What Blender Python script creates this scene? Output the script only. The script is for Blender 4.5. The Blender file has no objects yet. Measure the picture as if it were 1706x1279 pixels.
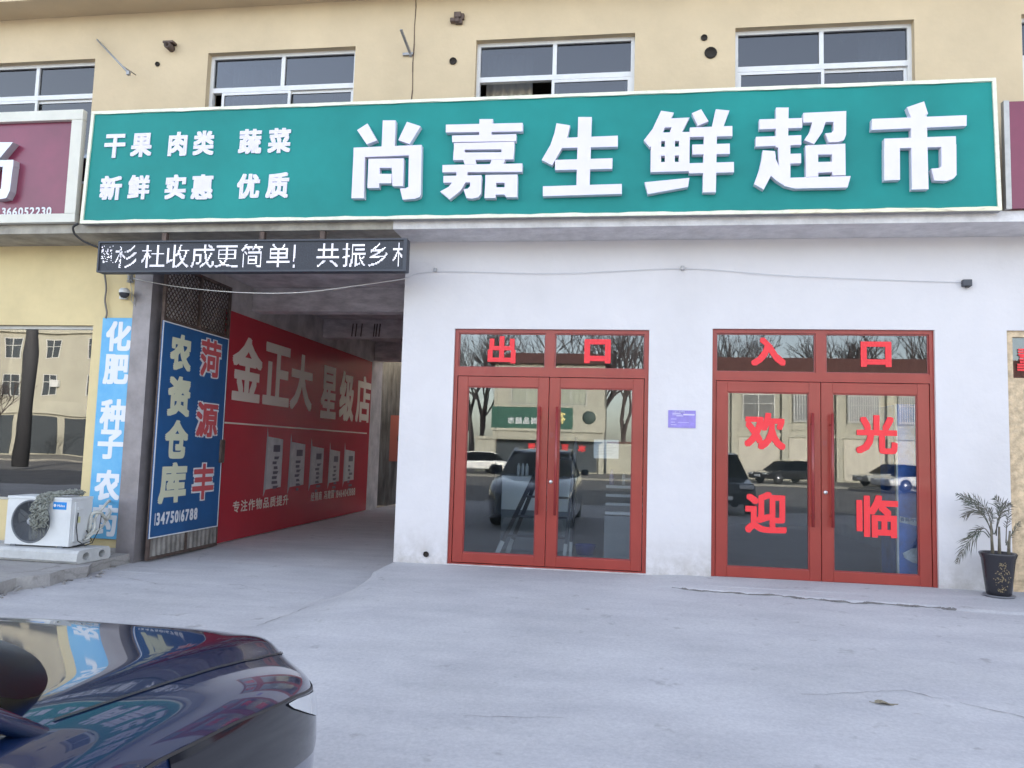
import bpy, bmesh, math, random
from mathutils import Vector, Matrix
random.seed(7)
SC = bpy.context.scene
COL = SC.collection
PI = math.pi

# ------------------------------------------------------------------ camera
W, H = 1706, 1279
F_PX, YAW, PITCH, ROLL = 1276.54, .143730262, .0852770359, .0293183827
CAM = Vector((0, -9.0, 1.6))
_r = Vector((math.cos(YAW), math.sin(YAW), 0)); _f = Vector((-math.sin(YAW), math.cos(YAW), 0)); _u = Vector((0, 0, 1))
_f2 = _f*math.cos(PITCH) + _u*math.sin(PITCH); _u2 = _u*math.cos(PITCH) - _f*math.sin(PITCH)
_r3 = _r*math.cos(ROLL) + _u2*math.sin(ROLL); _u3 = _u2*math.cos(ROLL) - _r*math.sin(ROLL)
cd = bpy.data.cameras.new('camera'); cam = bpy.data.objects.new('camera', cd); COL.objects.link(cam)
M3 = Matrix((_r3, _u3, -_f2)).transposed()
cam.matrix_world = Matrix.Translation(CAM) @ M3.to_4x4()
cd.sensor_fit = 'HORIZONTAL'; cd.sensor_width = 36.0; cd.lens = 36.0*F_PX/W
cd.clip_start = 0.05; cd.clip_end = 2000
SC.camera = cam

# ------------------------------------------------------------------ light
SUN_EL, SUN_AZ = math.radians(16), math.radians(22)      # sun stands behind the shops
SUN_DIR = Vector((math.sin(SUN_AZ)*math.cos(SUN_EL), math.cos(SUN_AZ)*math.cos(SUN_EL), math.sin(SUN_EL)))
w = bpy.data.worlds.new('World'); SC.world = w; w.use_nodes = True
nt = w.node_tree; nt.nodes.clear()
sky = nt.nodes.new('ShaderNodeTexSky'); sky.sky_type = 'NISHITA'; sky.sun_disc = False
sky.sun_elevation = SUN_EL; sky.sun_rotation = SUN_AZ
sky.air_density = 1.0; sky.dust_density = 1.6; sky.ozone_density = 1.2; sky.altitude = 50
hsv = nt.nodes.new('ShaderNodeHueSaturation'); hsv.inputs['Saturation'].default_value = 0.55; hsv.inputs['Hue'].default_value = 0.510
bg = nt.nodes.new('ShaderNodeBackground'); bg.inputs['Strength'].default_value = 0.15
wo = nt.nodes.new('ShaderNodeOutputWorld')
nt.links.new(sky.outputs[0], hsv.inputs['Color']); nt.links.new(hsv.outputs[0], bg.inputs[0]); nt.links.new(bg.outputs[0], wo.inputs[0])
sl = bpy.data.lights.new('sun', 'SUN'); sl.energy = 3.0; sl.angle = math.radians(0.6); sl.color = (1, .95, .87)
so = bpy.data.objects.new('sun', sl); COL.objects.link(so)
so.rotation_euler = SUN_DIR.to_track_quat('Z', 'Y').to_euler(); so.location = (0, 20, 30)
vs = SC.view_settings; vs.view_transform = 'Standard'; vs.look = 'None'; vs.gamma = 1; vs.use_curve_mapping = False
vs.exposure = 2.36
SC.render.engine = 'CYCLES'
SC.cycles.max_bounces = 8; SC.cycles.diffuse_bounces = 4; SC.cycles.glossy_bounces = 4; SC.cycles.transparent_max_bounces = 12
SC.cycles.caustics_reflective = False; SC.cycles.caustics_refractive = False
SC.cycles.use_denoising = True

# ------------------------------------------------------------------ helpers
def ray(x, y): return _f2*F_PX + _r3*(x-W/2) - _u3*(y-H/2)
def at(x, y, Y): d = ray(x, y); return CAM + d*((Y-CAM.y)/d.y)          # photo pixel -> point on the plane at depth Y
def atX(x, y, X): d = ray(x, y); return CAM + d*((X-CAM.x)/d.x)
def refl(x, y, Y):                                                       # thing seen mirrored in the door glass (glass plane at Y=0)
    d = ray(x, y); d = d/d.y; k = 9.0-Y
    return Vector((d.x*k, Y, 1.6+d.z*k))

MATS = {}
def mat(name, col, rough=.7, metal=0, var=.0, vscale=3, bump=0, bscale=40, spec=.5, coat=0, emit=None, col2=None, vdetail=6, streak=False, lo=.35, hi=.65):
    if name in MATS: return MATS[name]
    m = bpy.data.materials.new(name); m.use_nodes = True; MATS[name] = m
    n = m.node_tree; b = n.nodes['Principled BSDF']
    b.inputs['Base Color'].default_value = (*col, 1); b.inputs['Roughness'].default_value = rough
    b.inputs['Metallic'].default_value = metal; b.inputs['Specular IOR Level'].default_value = spec
    if coat: b.inputs['Coat Weight'].default_value = coat; b.inputs['Coat Roughness'].default_value = .03
    if emit: b.inputs['Emission Color'].default_value = (*emit[0], 1); b.inputs['Emission Strength'].default_value = emit[1]
    if var or col2 or bump:
        tc = n.nodes.new('ShaderNodeTexCoord'); mp = n.nodes.new('ShaderNodeMapping'); n.links.new(tc.outputs['Object'], mp.inputs[0])
        if streak: mp.inputs['Scale'].default_value = streak
    if var or col2:
        no = n.nodes.new('ShaderNodeTexNoise'); no.inputs['Scale'].default_value = vscale; no.inputs['Detail'].default_value = vdetail
        no.inputs['Roughness'].default_value = .62
        n.links.new(mp.outputs[0], no.inputs['Vector'])
        rp = n.nodes.new('ShaderNodeValToRGB'); e = rp.color_ramp.elements
        e[0].position = lo; e[1].position = hi
        c2 = col2 if col2 else tuple(max(0, c*(1-var)) for c in col)
        e[0].color = (*c2, 1); e[1].color = (*[min(1, c*(1+var*.4)) for c in col], 1)
        n.links.new(no.outputs[0], rp.inputs[0]); n.links.new(rp.outputs[0], b.inputs['Base Color'])
    if bump:
        nb = n.nodes.new('ShaderNodeTexNoise'); nb.inputs['Scale'].default_value = bscale; nb.inputs['Detail'].default_value = 5
        n.links.new(mp.outputs[0], nb.inputs['Vector'])
        bp = n.nodes.new('ShaderNodeBump'); bp.inputs['Strength'].default_value = bump; bp.inputs['Distance'].default_value = .02
        n.links.new(nb.outputs[0], bp.inputs['Height']); n.links.new(bp.outputs[0], b.inputs['Normal'])
    return m

def glass(name, tint, refl0, rough=0.0, wave=0.0, wscale=1.2):
    m = bpy.data.materials.new(name); m.use_nodes = True; n = m.node_tree; n.nodes.clear()
    o = n.nodes.new('ShaderNodeOutputMaterial'); mx = n.nodes.new('ShaderNodeMixShader')
    t = n.nodes.new('ShaderNodeBsdfTransparent'); t.inputs[0].default_value = (*tint, 1)
    g = n.nodes.new('ShaderNodeBsdfGlossy'); g.inputs['Roughness'].default_value = rough; g.inputs[0].default_value = (1, 1, 1, 1)
    fr = n.nodes.new('ShaderNodeFresnel'); fr.inputs[0].default_value = 1.5
    mr = n.nodes.new('ShaderNodeMath'); mr.operation = 'MULTIPLY_ADD'; mr.inputs[1].default_value = 1.0; mr.inputs[2].default_value = refl0; mr.use_clamp = True
    n.links.new(fr.outputs[0], mr.inputs[0]); n.links.new(mr.outputs[0], mx.inputs[0])
    n.links.new(t.outputs[0], mx.inputs[1]); n.links.new(g.outputs[0], mx.inputs[2]); n.links.new(mx.outputs[0], o.inputs[0])
    if wave:
        tc = n.nodes.new('ShaderNodeTexCoord'); nb = n.nodes.new('ShaderNodeTexNoise'); nb.inputs['Scale'].default_value = wscale; nb.inputs['Detail'].default_value = 1
        n.links.new(tc.outputs['Object'], nb.inputs['Vector'])
        bp = n.nodes.new('ShaderNodeBump'); bp.inputs['Strength'].default_value = wave; bp.inputs['Distance'].default_value = .02
        n.links.new(nb.outputs[0], bp.inputs['Height']); n.links.new(bp.outputs[0], g.inputs['Normal']); n.links.new(bp.outputs[0], fr.inputs['Normal'])
    return m

def empty(name, loc, label=None, cat=None, group=None, kind=None):
    o = bpy.data.objects.new(name, None); COL.objects.link(o); o.location = loc; o.empty_display_size = .1
    return tag(o, label, cat, group, kind)
def tag(o, label=None, cat=None, group=None, kind=None):
    if label: o['label'] = label
    if cat: o['category'] = cat
    if group: o['group'] = group
    if kind: o['kind'] = kind
    return o
def wloc(o):
    v = Vector(o.location)
    while o.parent: o = o.parent; v = v+Vector(o.location)
    return v
def link(name, me, mats, parent=None, origin=None):
    """world-space mesh -> object whose origin sits at `origin`, parented without moving"""
    org = Vector(origin) if origin is not None else (wloc(parent) if parent else Vector((0, 0, 0)))
    for v in me.vertices: v.co -= org
    for m in (mats if isinstance(mats, (list, tuple)) else [mats]): me.materials.append(m)
    o = bpy.data.objects.new(name, me); COL.objects.link(o)
    if parent: o.parent = parent; o.location = org-wloc(parent)
    else: o.location = org
    return o

class B:
    """collects shapes into one mesh"""
    def __init__(s): s.v = []; s.f = []; s.mi = []; s.sm = []
    def add(s, vs, fs, mi=0, smooth=False):
        k = len(s.v); s.v += [tuple(p) for p in vs]
        for f in fs: s.f.append([i+k for i in f]); s.mi.append(mi); s.sm.append(smooth)
        return s
    def box(s, a, b, mi=0, rz=0, c=None):
        x0, y0, z0 = [min(p, q) for p, q in zip(a, b)]; x1, y1, z1 = [max(p, q) for p, q in zip(a, b)]
        vs = [(x0, y0, z0), (x1, y0, z0), (x1, y1, z0), (x0, y1, z0), (x0, y0, z1), (x1, y0, z1), (x1, y1, z1), (x0, y1, z1)]
        if rz:
            cx, cy = c if c else ((x0+x1)/2, (y0+y1)/2)
            vs = [(cx+(x-cx)*math.cos(rz)-(y-cy)*math.sin(rz), cy+(x-cx)*math.sin(rz)+(y-cy)*math.cos(rz), z) for x, y, z in vs]
        return s.add(vs, [(0, 3, 2, 1), (4, 5, 6, 7), (0, 1, 5, 4), (1, 2, 6, 5), (2, 3, 7, 6), (3, 0, 4, 7)], mi)
    def bevbox(s, a, b, r, mi=0):
        bm = bmesh.new(); bmesh.ops.create_cube(bm, size=1)
        a = Vector(a); b = Vector(b)
        for v in bm.verts: v.co = Vector([(a[i]+b[i])/2+v.co[i]*(b[i]-a[i]) for i in range(3)])
        bmesh.ops.bevel(bm, geom=bm.edges[:], offset=r, segments=3, affect='EDGES', profile=.5)
        bm.verts.index_update(); s.add([v.co[:] for v in bm.verts], [[v.index for v in f.verts] for f in bm.faces], mi); bm.free(); return s
    def quad(s, p, mi=0): return s.add(p, [tuple(range(len(p)))], mi)
    def bar(s, p, q, wd, ht=None, mi=0, up=(0, 0, 1)):
        p, q = Vector(p), Vector(q); d = (q-p).normalized(); up = Vector(up)
        if abs(d.dot(up)) > .98: up = Vector((0, 1, 0))
        sd = d.cross(up).normalized()*(wd/2); u = sd.cross(d).normalized()*((ht or wd)/2)
        return s.add([p-sd-u, p+sd-u, p+sd+u, p-sd+u, q-sd-u, q+sd-u, q+sd+u, q-sd+u], [(0, 1, 2, 3), (4, 7, 6, 5), (0, 4, 5, 1), (1, 5, 6, 2), (2, 6, 7, 3), (3, 7, 4, 0)], mi)
    def tube(s, pts, r, n=8, mi=0, cap=True):
        pts = [Vector(p) for p in pts]; k = len(pts); rr = r if isinstance(r, (list, tuple)) else [r]*k
        vs = []; pu = None
        for i in range(k):
            d = (pts[min(i+1, k-1)]-pts[max(i-1, 0)]).normalized()
            a = pu if pu is not None else (Vector((0, 0, 1)) if abs(d.z) < .9 else Vector((1, 0, 0)))
            sd = d.cross(a).normalized() if d.cross(a).length > 1e-5 else d.cross(Vector((.3, .9, .2))).normalized()
            u = sd.cross(d).normalized(); pu = u
            for j in range(n):
                t = 2*PI*j/n; vs.append(pts[i]+sd*math.cos(t)*rr[i]+u*math.sin(t)*rr[i])
        fs = [(i*n+j, i*n+(j+1) % n, (i+1)*n+(j+1) % n, (i+1)*n+j) for i in range(k-1) for j in range(n)]
        if cap: fs += [tuple(range(n))[::-1], tuple((k-1)*n+j for j in range(n))]
        return s.add(vs, fs, mi, True)
    def lathe(s, prof, c, n=24, mi=0, axis='z', smooth=True):
        vs = []
        for r, z in prof:
            for j in range(n):
                t = 2*PI*j/n; x, y = r*math.cos(t), r*math.sin(t)
                vs.append((c[0]+x, c[1]+y, c[2]+z) if axis == 'z' else ((c[0]+x, c[1]+z, c[2]+y) if axis == 'y' else (c[0]+z, c[1]+x, c[2]+y)))
        k = len(prof)
        fs = [(i*n+j, i*n+(j+1) % n, (i+1)*n+(j+1) % n, (i+1)*n+j) for i in range(k-1) for j in range(n)]
        return s.add(vs, fs, mi, smooth)
    def mesh(s, name='m', fix=True):
        me = bpy.data.meshes.new(name); me.from_pydata(s.v, [], s.f)
        for p, m, q in zip(me.polygons, s.mi, s.sm): p.material_index = m; p.use_smooth = q
        if fix:
            bm = bmesh.new(); bm.from_mesh(me); bmesh.ops.recalc_face_normals(bm, faces=bm.faces); bm.to_mesh(me); bm.free()
        me.update(); return me
    def obj(s, name, mats, parent=None, origin=None, fix=True):
        return link(name, s.mesh(name, fix), mats, parent, origin)

# glyphs: outlines of the font built into Blender, turned into meshes
_G = {}
def glyph(ch):
    if ch in _G: return _G[ch]
    c = bpy.data.curves.new('glyph', 'FONT'); c.body = ch; c.resolution_u = 3
    o = bpy.data.objects.new('glyph', c); COL.objects.link(o)
    m = bpy.data.meshes.new_from_object(o.evaluated_get(bpy.context.evaluated_depsgraph_get()))
    vs = [(v.co.x, v.co.y) for v in m.vertices]; fs = [tuple(p.vertices) for p in m.polygons]
    ed = {}
    for f in fs:
        for i in range(len(f)):
            k = (f[i], f[(i+1) % len(f)]); kk = tuple(sorted(k)); ed.setdefault(kk, []).append(k)
    rim = [v[0] for v in ed.values() if len(v) == 1]
    bpy.data.objects.remove(o); bpy.data.curves.remove(c); bpy.data.meshes.remove(m)
    xs = [v[0] for v in vs] or [0]; ys = [v[1] for v in vs] or [0]
    _G[ch] = (vs, fs, rim, (min(xs), min(ys), max(xs), max(ys))); return _G[ch]
OFFS = [(0, 0), (1, 0), (-1, 0), (0, 1), (0, -1), (.95, .95), (-.95, .95), (.95, -.95), (-.95, -.95)]
def glyph_box(b, ch, O, R, U, N, bold=.02, depth=0.0, mi=0, lift=0.0):
    """ch stretched into the box O..O+R..O+U (vectors), facing N"""
    vs, fs, rim, (x0, y0, x1, y1) = glyph(ch)
    O, R, U, N = Vector(O), Vector(R), Vector(U), Vector(N).normalized()
    sx, sy = (x1-x0) or 1, (y1-y0) or 1
    bx, by = bold/(R.length or 1)*1, bold/(U.length or 1)
    for i, (ox, oy) in enumerate(OFFS if bold else OFFS[:1]):
        def P(v, n):
            a = (v[0]-x0)/sx*(1-2*bx)+bx+ox*bx; c = (v[1]-y0)/sy*(1-2*by)+by+oy*by
            return O+R*a+U*c+N*n
        top = depth+lift+i*.0003
        b.add([P(v, top) for v in vs], fs, mi)
        if depth:
            k = len(vs); b.add([P(v, top) for v in vs]+[P(v, 0) for v in vs], [(e[0], e[1], e[1]+k, e[0]+k) for e in rim], mi)
def text_line(b, s, O, R, U, N, h, bold=.12, mi=0, lift=0, sp=1.06, wx=1.0, depth=0):
    """string laid out from O along R; h = cap/em height"""
    R, U = Vector(R).normalized(), Vector(U).normalized(); x = 0
    for ch in s:
        if ch == ' ': x += h*.5*wx; continue
        vs, fs, rim, (x0, y0, x1, y1) = glyph(ch)
        cjk = ord(ch) > 0x2E80
        k = h if cjk else h*1.22
        if cjk: ox, oy, ww, hh = x0-.0, y0+.12, x1-x0, y1-y0; adv = 1.0
        else: ox, oy, ww, hh = .04, y0, x1-x0, y1-y0; adv = (x1-x0)+.09
        glyph_box(b, ch, Vector(O)+R*(x+ox*k*wx)+U*(oy*k), R*(ww*k*wx), U*(hh*k), N, bold*h*.2, depth, mi, lift)
        x += adv*k*wx*(sp if cjk else 1)
    return x

NY = Vector((0, -1, 0)); PX = Vector((1, 0, 0)); PZ = Vector((0, 0, 1))

# ------------------------------------------------------------------ materials
M_white = mat('whitewashed plaster', (.67, .645, .655), .85, var=.04, vscale=1.1, bump=.35, bscale=9)
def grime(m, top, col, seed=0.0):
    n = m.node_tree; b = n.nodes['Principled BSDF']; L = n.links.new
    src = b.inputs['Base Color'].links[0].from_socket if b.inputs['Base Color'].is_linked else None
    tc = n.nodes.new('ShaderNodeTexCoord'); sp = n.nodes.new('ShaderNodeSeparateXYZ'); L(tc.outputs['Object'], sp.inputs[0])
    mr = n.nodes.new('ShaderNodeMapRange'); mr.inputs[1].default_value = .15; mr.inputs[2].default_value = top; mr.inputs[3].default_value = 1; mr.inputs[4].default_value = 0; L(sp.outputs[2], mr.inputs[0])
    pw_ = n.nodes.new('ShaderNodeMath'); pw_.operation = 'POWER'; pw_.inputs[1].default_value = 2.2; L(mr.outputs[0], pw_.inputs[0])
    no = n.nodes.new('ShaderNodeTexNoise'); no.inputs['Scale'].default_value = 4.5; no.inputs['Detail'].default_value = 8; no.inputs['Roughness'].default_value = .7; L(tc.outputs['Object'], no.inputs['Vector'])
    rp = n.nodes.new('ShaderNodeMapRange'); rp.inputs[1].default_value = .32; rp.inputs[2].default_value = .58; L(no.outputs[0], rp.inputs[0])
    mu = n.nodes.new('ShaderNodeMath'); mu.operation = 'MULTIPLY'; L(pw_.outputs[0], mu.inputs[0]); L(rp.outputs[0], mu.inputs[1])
    # patches where the roller left thinner paint
    n2 = n.nodes.new('ShaderNodeTexNoise'); n2.inputs['Scale'].default_value = .8; n2.inputs['Detail'].default_value = 6
    mp = n.nodes.new('ShaderNodeMapping'); mp.inputs['Scale'].default_value = (1, 1, .45); L(tc.outputs['Object'], mp.inputs[0]); L(mp.outputs[0], n2.inputs['Vector'])
    r2 = n.nodes.new('ShaderNodeMapRange'); r2.inputs[1].default_value = .5; r2.inputs[2].default_value = .8; r2.inputs[4].default_value = .22; L(n2.outputs[0], r2.inputs[0])
    ad = n.nodes.new('ShaderNodeMath'); ad.operation = 'ADD'; ad.use_clamp = True; L(mu.outputs[0], ad.inputs[0]); L(r2.outputs[0], ad.inputs[1])
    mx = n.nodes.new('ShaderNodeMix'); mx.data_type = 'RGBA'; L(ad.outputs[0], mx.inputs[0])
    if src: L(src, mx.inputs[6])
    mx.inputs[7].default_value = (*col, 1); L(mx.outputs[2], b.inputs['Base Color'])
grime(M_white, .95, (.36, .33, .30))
M_cream = mat('cream painted plaster', (.62, .495, .325), .85, var=.10, vscale=.9, bump=.25, bscale=12)
M_cream2 = mat('yellow cream plaster', (.70, .565, .31), .85, var=.10, vscale=1.3, bump=.25, bscale=12)
M_slabw = mat('white painted concrete edge', (.68, .66, .66), .85, var=.16, vscale=5, bump=.5, bscale=18)
M_slabd = mat('dingy concrete edge', (.40, .37, .32), .9, var=.3, vscale=4, bump=.5, bscale=14)
M_rough = mat('bare grey plaster', (.55, .50, .49), .9, var=.3, vscale=2.5, bump=.6, bscale=14)
M_beam = mat('cast concrete', (.62, .56, .56), .9, var=.3, vscale=3, bump=.5, bscale=10, streak=(1, 1, 3))
M_grey = mat('grey steel cladding', (.27, .245, .25), .5, .3, var=.2, vscale=4, bump=.1, bscale=30)
M_alu = mat('white aluminium', (.72, .72, .72), .4, var=.05, vscale=6)
M_alu2 = mat('dull aluminium', (.45, .44, .42), .45, .4, var=.15, vscale=6)
M_red = mat('red painted aluminium', (.31, .045, .034), .3, var=.14, vscale=2.0, spec=.4, coat=.06, streak=(1, 1, .5))
M_redd = mat('dark red handle', (.26, .03, .03), .3, spec=.6)
M_green = mat('green sign vinyl', (.012, .24, .22), .5, var=.14, vscale=.8, spec=.22, bump=.06, bscale=2.5)
M_sletter = mat('white acrylic letter', (.72, .67, .76), .4, var=.03, vscale=5)
M_trim = mat('cream film trim', (.80, .78, .62), .35, var=.12, vscale=9, bump=.5, bscale=25)
M_burg = mat('burgundy vinyl', (.20, .022, .06), .3, var=.2, vscale=1.2, spec=.6)
M_ltred = mat('red sticker', (.80, .03, .04), .5)
M_black = mat('black plastic', (.02, .02, .022), .5)
M_dark = mat('dark interior', (.10, .10, .11), .9, var=.2, vscale=2)
M_steel = mat('rusty steel', (.14, .10, .085), .7, .3, var=.4, vscale=9, bump=.3, bscale=50)
M_led = mat('led housing', (.05, .055, .07), .55)
M_ledp = mat('led dots', (.8, .8, .9), .6, emit=((.95, .93, 1.0), .22))
M_blue = mat('blue banner print', (.018, .10, .27), .45, var=.18, vscale=1.5)
M_ltblue = mat('light blue banner print', (.08, .33, .60), .45, var=.20, vscale=3, col2=(.16, .45, .68))
M_print = mat('white print', (.72, .73, .76), .6)
M_cprint = mat('cream print', (.66, .66, .48), .6)
M_rprint = mat('red print', (.55, .09, .10), .6)
M_banner = mat('red banner print', (.46, .028, .045), .22, var=.08, vscale=1.2, spec=.5, bump=.08, bscale=1.2)
M_bprint = mat('faded cream print', (.74, .64, .56), .45)
M_paper = mat('white paper', (.75, .77, .8), .8)
M_purple = mat('purple card', (.30, .24, .62), .6, var=.15, vscale=12)
M_ac = mat('ac white enamel', (.66, .67, .67), .4, var=.08, vscale=4)
M_acd = mat('ac grey grille', (.13, .14, .155), .5)
M_rope = mat('old grey rope', (.30, .31, .27), .9, var=.5, vscale=30)
M_gpipe = mat('taped pipe', (.55, .55, .5), .7, var=.3, vscale=15)
M_steelgrey = mat('grey metal', (.35, .35, .36), .5, .5, var=.2, vscale=8)

def ground_mat(name, col, stains=.35, cracks=True):
    m = bpy.data.materials.new(name); m.use_nodes = True; n = m.node_tree; b = n.nodes['Principled BSDF']; L = n.links.new
    b.inputs['Roughness'].default_value = .9; b.inputs['Specular IOR Level'].default_value = .25
    tc = n.nodes.new('ShaderNodeTexCoord')
    def noise(sc, det=6, st=None, rg=.6):
        q = n.nodes.new('ShaderNodeTexNoise'); q.inputs['Scale'].default_value = sc; q.inputs['Detail'].default_value = det; q.inputs['Roughness'].default_value = rg
        mp = n.nodes.new('ShaderNodeMapping'); L(tc.outputs['Object'], mp.inputs[0])
        if st: mp.inputs['Scale'].default_value = st
        L(mp.outputs[0], q.inputs['Vector']); return q
    def ramp(src, a, c, ca, cb):
        r = n.nodes.new('ShaderNodeValToRGB'); r.color_ramp.elements[0].position = a; r.color_ramp.elements[1].position = c
        r.color_ramp.elements[0].color = (*ca, 1); r.color_ramp.elements[1].color = (*cb, 1); L(src, r.inputs[0]); return r
    def mixc(a, bb, fac=1, mode='MULTIPLY'):
        q = n.nodes.new('ShaderNodeMix'); q.data_type = 'RGBA'; q.blend_type = mode; q.inputs[0].default_value = fac
        L(a, q.inputs[6]); L(bb, q.inputs[7]); return q.outputs[2]
    d = tuple(c*(1-stains) for c in col)
    big = ramp(noise(.55, 7).outputs[0], .33, .62, d, col)
    fine = ramp(noise(38, 4, rg=.75).outputs[0], .3, .75, (.82, .82, .83), (1.06, 1.06, 1.05))
    trowel = ramp(noise(1.1, 5, (1.0, 3.2, 1)).outputs[0], .3, .62, (.86, .86, .88), (1, 1, 1))
    c = mixc(big.outputs[0], fine.outputs[0]); c = mixc(c, trowel.outputs[0])
    spots = ramp(noise(5.5, 3).outputs[0], .24, .36, (.72, .71, .70), (1, 1, 1)); c = mixc(c, spots.outputs[0])
    if cracks:
        v = n.nodes.new('ShaderNodeTexVoronoi'); v.feature = 'DISTANCE_TO_EDGE'; v.inputs['Scale'].default_value = .23
        wp = noise(1.6, 5); ad = n.nodes.new('ShaderNodeVectorMath'); ad.operation = 'MULTIPLY_ADD'; ad.inputs[1].default_value = (.9, .9, 0)
        L(wp.outputs['Color'], ad.inputs[0]); L(tc.outputs['Object'], ad.inputs[2]); L(ad.outputs[0], v.inputs['Vector'])
        cr = ramp(v.outputs['Distance'], .0006, .0035, (.62, .61, .60), (1, 1, 1)); c = mixc(c, cr.outputs[0], .55)
    L(c, b.inputs['Base Color'])
    bp = n.nodes.new('ShaderNodeBump'); bp.inputs['Strength'].default_value = .35; bp.inputs['Distance'].default_value = .012
    hb = noise(24, 8, rg=.7); L(hb.outputs[0], bp.inputs['Height']); L(bp.outputs[0], b.inputs['Normal'])
    return m
M_ground = ground_mat('worn concrete yard', (.585, .575, .58), .16, False)
M_pass = ground_mat('passage concrete', (.58, .56, .56), .15)
M_pad = ground_mat('rough concrete pad', (.44, .42, .40), .3)
M_road = ground_mat('grey asphalt road', (.26, .25, .24), .2, False)
M_gdoor = glass('door glass', (.86, .90, .92), .03, wave=.005, wscale=1.0)
M_gwin = glass('upper window glass', (.40, .43, .47), .035, wave=.03)
M_gshop = glass('shop window glass', (.30, .31, .30), .10, wave=.09, wscale=1.1)

# ------------------------------------------------------------------ ground
def sm(a, b, x):
    t = max(0, min(1, (x-a)/(b-a))); return t*t*(3-2*t)
def gz(x, y):
    """height of the yard; the shop apron stands above the drive into the passage"""
    apron = .225*(1-sm(.3, 5.2, -y)) if y < 0 else .225
    if x > 1: apron += .0
    drive = .05*(1-sm(0, 6, -y)) if y < 0 else .05
    k = sm(-2.72-.35*max(0, -y-.75)-0.02, -2.66-.05*max(0, -y-.75)+.02+.5*max(0, min(1, (-y-.75)/1.5)), x)
    if y > -.80: k = sm(-2.70, -2.66, x)
    z = drive*(1-k)+apron*k
    # shallow lip in front of the right hand doors
    lipy = -(.74+.12*max(0, x-.5))
    lipy += .025*math.sin(x*5.1)+.015*math.sin(x*13+1)
    if x > .2: z += .018*sm(lipy-.03, lipy+.03, y)*sm(.3, .7, x)
    far = sm(4.5, 9, -y); z = z*(1-far)+0*far
    return z+.006*math.sin(x*1.3+y*.7)*math.sin(y*1.1-.4*x)*(1 if y < -.6 else 0)
def grid_obj(name, xs, ys, zf, m, parent=None):
    vs = [(x, y, zf(x, y)) for y in ys for x in xs]; nx = len(xs)
    fs = [(j*nx+i, j*nx+i+1, (j+1)*nx+i+1, (j+1)*nx+i) for j in range(len(ys)-1) for i in range(nx-1)]
    b = B(); b.add(vs, fs, 0, True); return b.obj(name, m, parent)
def rng(a, b, s):
    n = max(1, int(round((b-a)/s))); return [a+(b-a)*i/n for i in range(n+1)]
xs = sorted(set([round(v, 4) for v in rng(-14, -5, .5)+rng(-5, -2.8, .08)+rng(-2.8, -2.56, .02)+rng(-2.56, -1.5, .06)+rng(-1.5, 6, .12)+rng(6, 14, .5)]))
ys = rng(-11, -3, .2)+rng(-3, -1.5, .06)[1:]+rng(-1.5, -.55, .015)[1:]+rng(-.55, .35, .05)[1:]
tag(grid_obj('ground', xs, ys, gz, M_ground), kind='structure')
xs2 = rng(-6.0, -2.6, .4); ys2 = rng(.35, 30, 1.5)
tag(grid_obj('passage_floor', xs2, ys2, lambda x, y: gz(min(x, -3.2), .3), M_pass), kind='structure')
b = B(); b.quad([(-300, -11, 0), (300, -11, 0), (300, -14.5, -.02), (-300, -14.5, -.02)]); b.quad([(-300, -11, 0), (-14, -11, 0), (-14, .35, 0), (-300, .35, 0)]); b.quad([(14, -11, 0), (300, -11, 0), (300, .35, 0), (14, .35, 0)])
tag(b.obj('pavement', M_ground, fix=False), kind='structure')
b = B(); b.quad([(-300, -14.5, -.12), (300, -14.5, -.12), (300, -38, -.12), (-300, -38, -.12)]); b.quad([(-300, -14.5, -.02), (300, -14.5, -.02), (300, -14.5, -.12), (-300, -14.5, -.12)])
tag(b.obj('road', M_road, fix=False), kind='structure')
b = B()
for k in range(-8, 9): b.quad([(k*9-2, -26.1, -.115), (k*9+2, -26.1, -.115), (k*9+2, -25.95, -.115), (k*9-2, -25.95, -.115)])
tag(b.obj('road_markings', mat('road paint', (.6, .6, .58), .7, var=.3), fix=False), kind='structure')
b = B(); b.quad([(-300, -38, 0), (300, -38, 0), (300, -400, 0), (-300, -400, 0)]); b.quad([(-300, -38, 0), (300, -38, 0), (300, -38, -.12), (-300, -38, -.12)])
tag(b.obj('far_pavement', ground_mat('pale far paving', (.36, .34, .30), .2, False), fix=False), kind='structure')
b = B(); b.quad([(-300, .35, -.03), (300, .35, -.03), (300, 400, -.03), (-300, 400, -.03)])
tag(b.obj('back_yard', M_pad, fix=False), kind='structure')

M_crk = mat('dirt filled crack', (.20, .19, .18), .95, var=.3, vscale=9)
def crack(pts_, w_, seed, gaps=.25, name='ground_crack'):
    rr = random.Random(seed); b = B(); P = [Vector(p) for p in pts_]; q = []
    for i in range(len(P)-1):
        n = max(2, int((P[i+1]-P[i]).length/.05))
        for k in range(n): t = k/n; p = P[i].lerp(P[i+1], t); q.append((p.x+rr.uniform(-.012, .012), p.y+rr.uniform(-.012, .012)))
    ww = [max(.0012, w_*(.35+.9*abs(math.sin(i*.37+seed)))*rr.uniform(.4, 1.2)) for i in range(len(q))]
    on = True
    for i in range(len(q)-1):
        if rr.random() < .10: on = rr.random() > gaps
        if not on: continue
        (x0, y0), (x1, y1) = q[i], q[i+1]; d = Vector((x1-x0, y1-y0)); L = d.length or 1; nx, ny = -d.y/L, d.x/L
        v = [(x0+nx*ww[i], y0+ny*ww[i]), (x0-nx*ww[i], y0-ny*ww[i]), (x1-nx*ww[i+1], y1-ny*ww[i+1]), (x1+nx*ww[i+1], y1+ny*ww[i+1])]
        b.quad([(x, y, gz(x, y)+.004) for x, y in v])
    return tag(b.obj(name, M_crk, fix=False), kind='structure')
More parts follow.
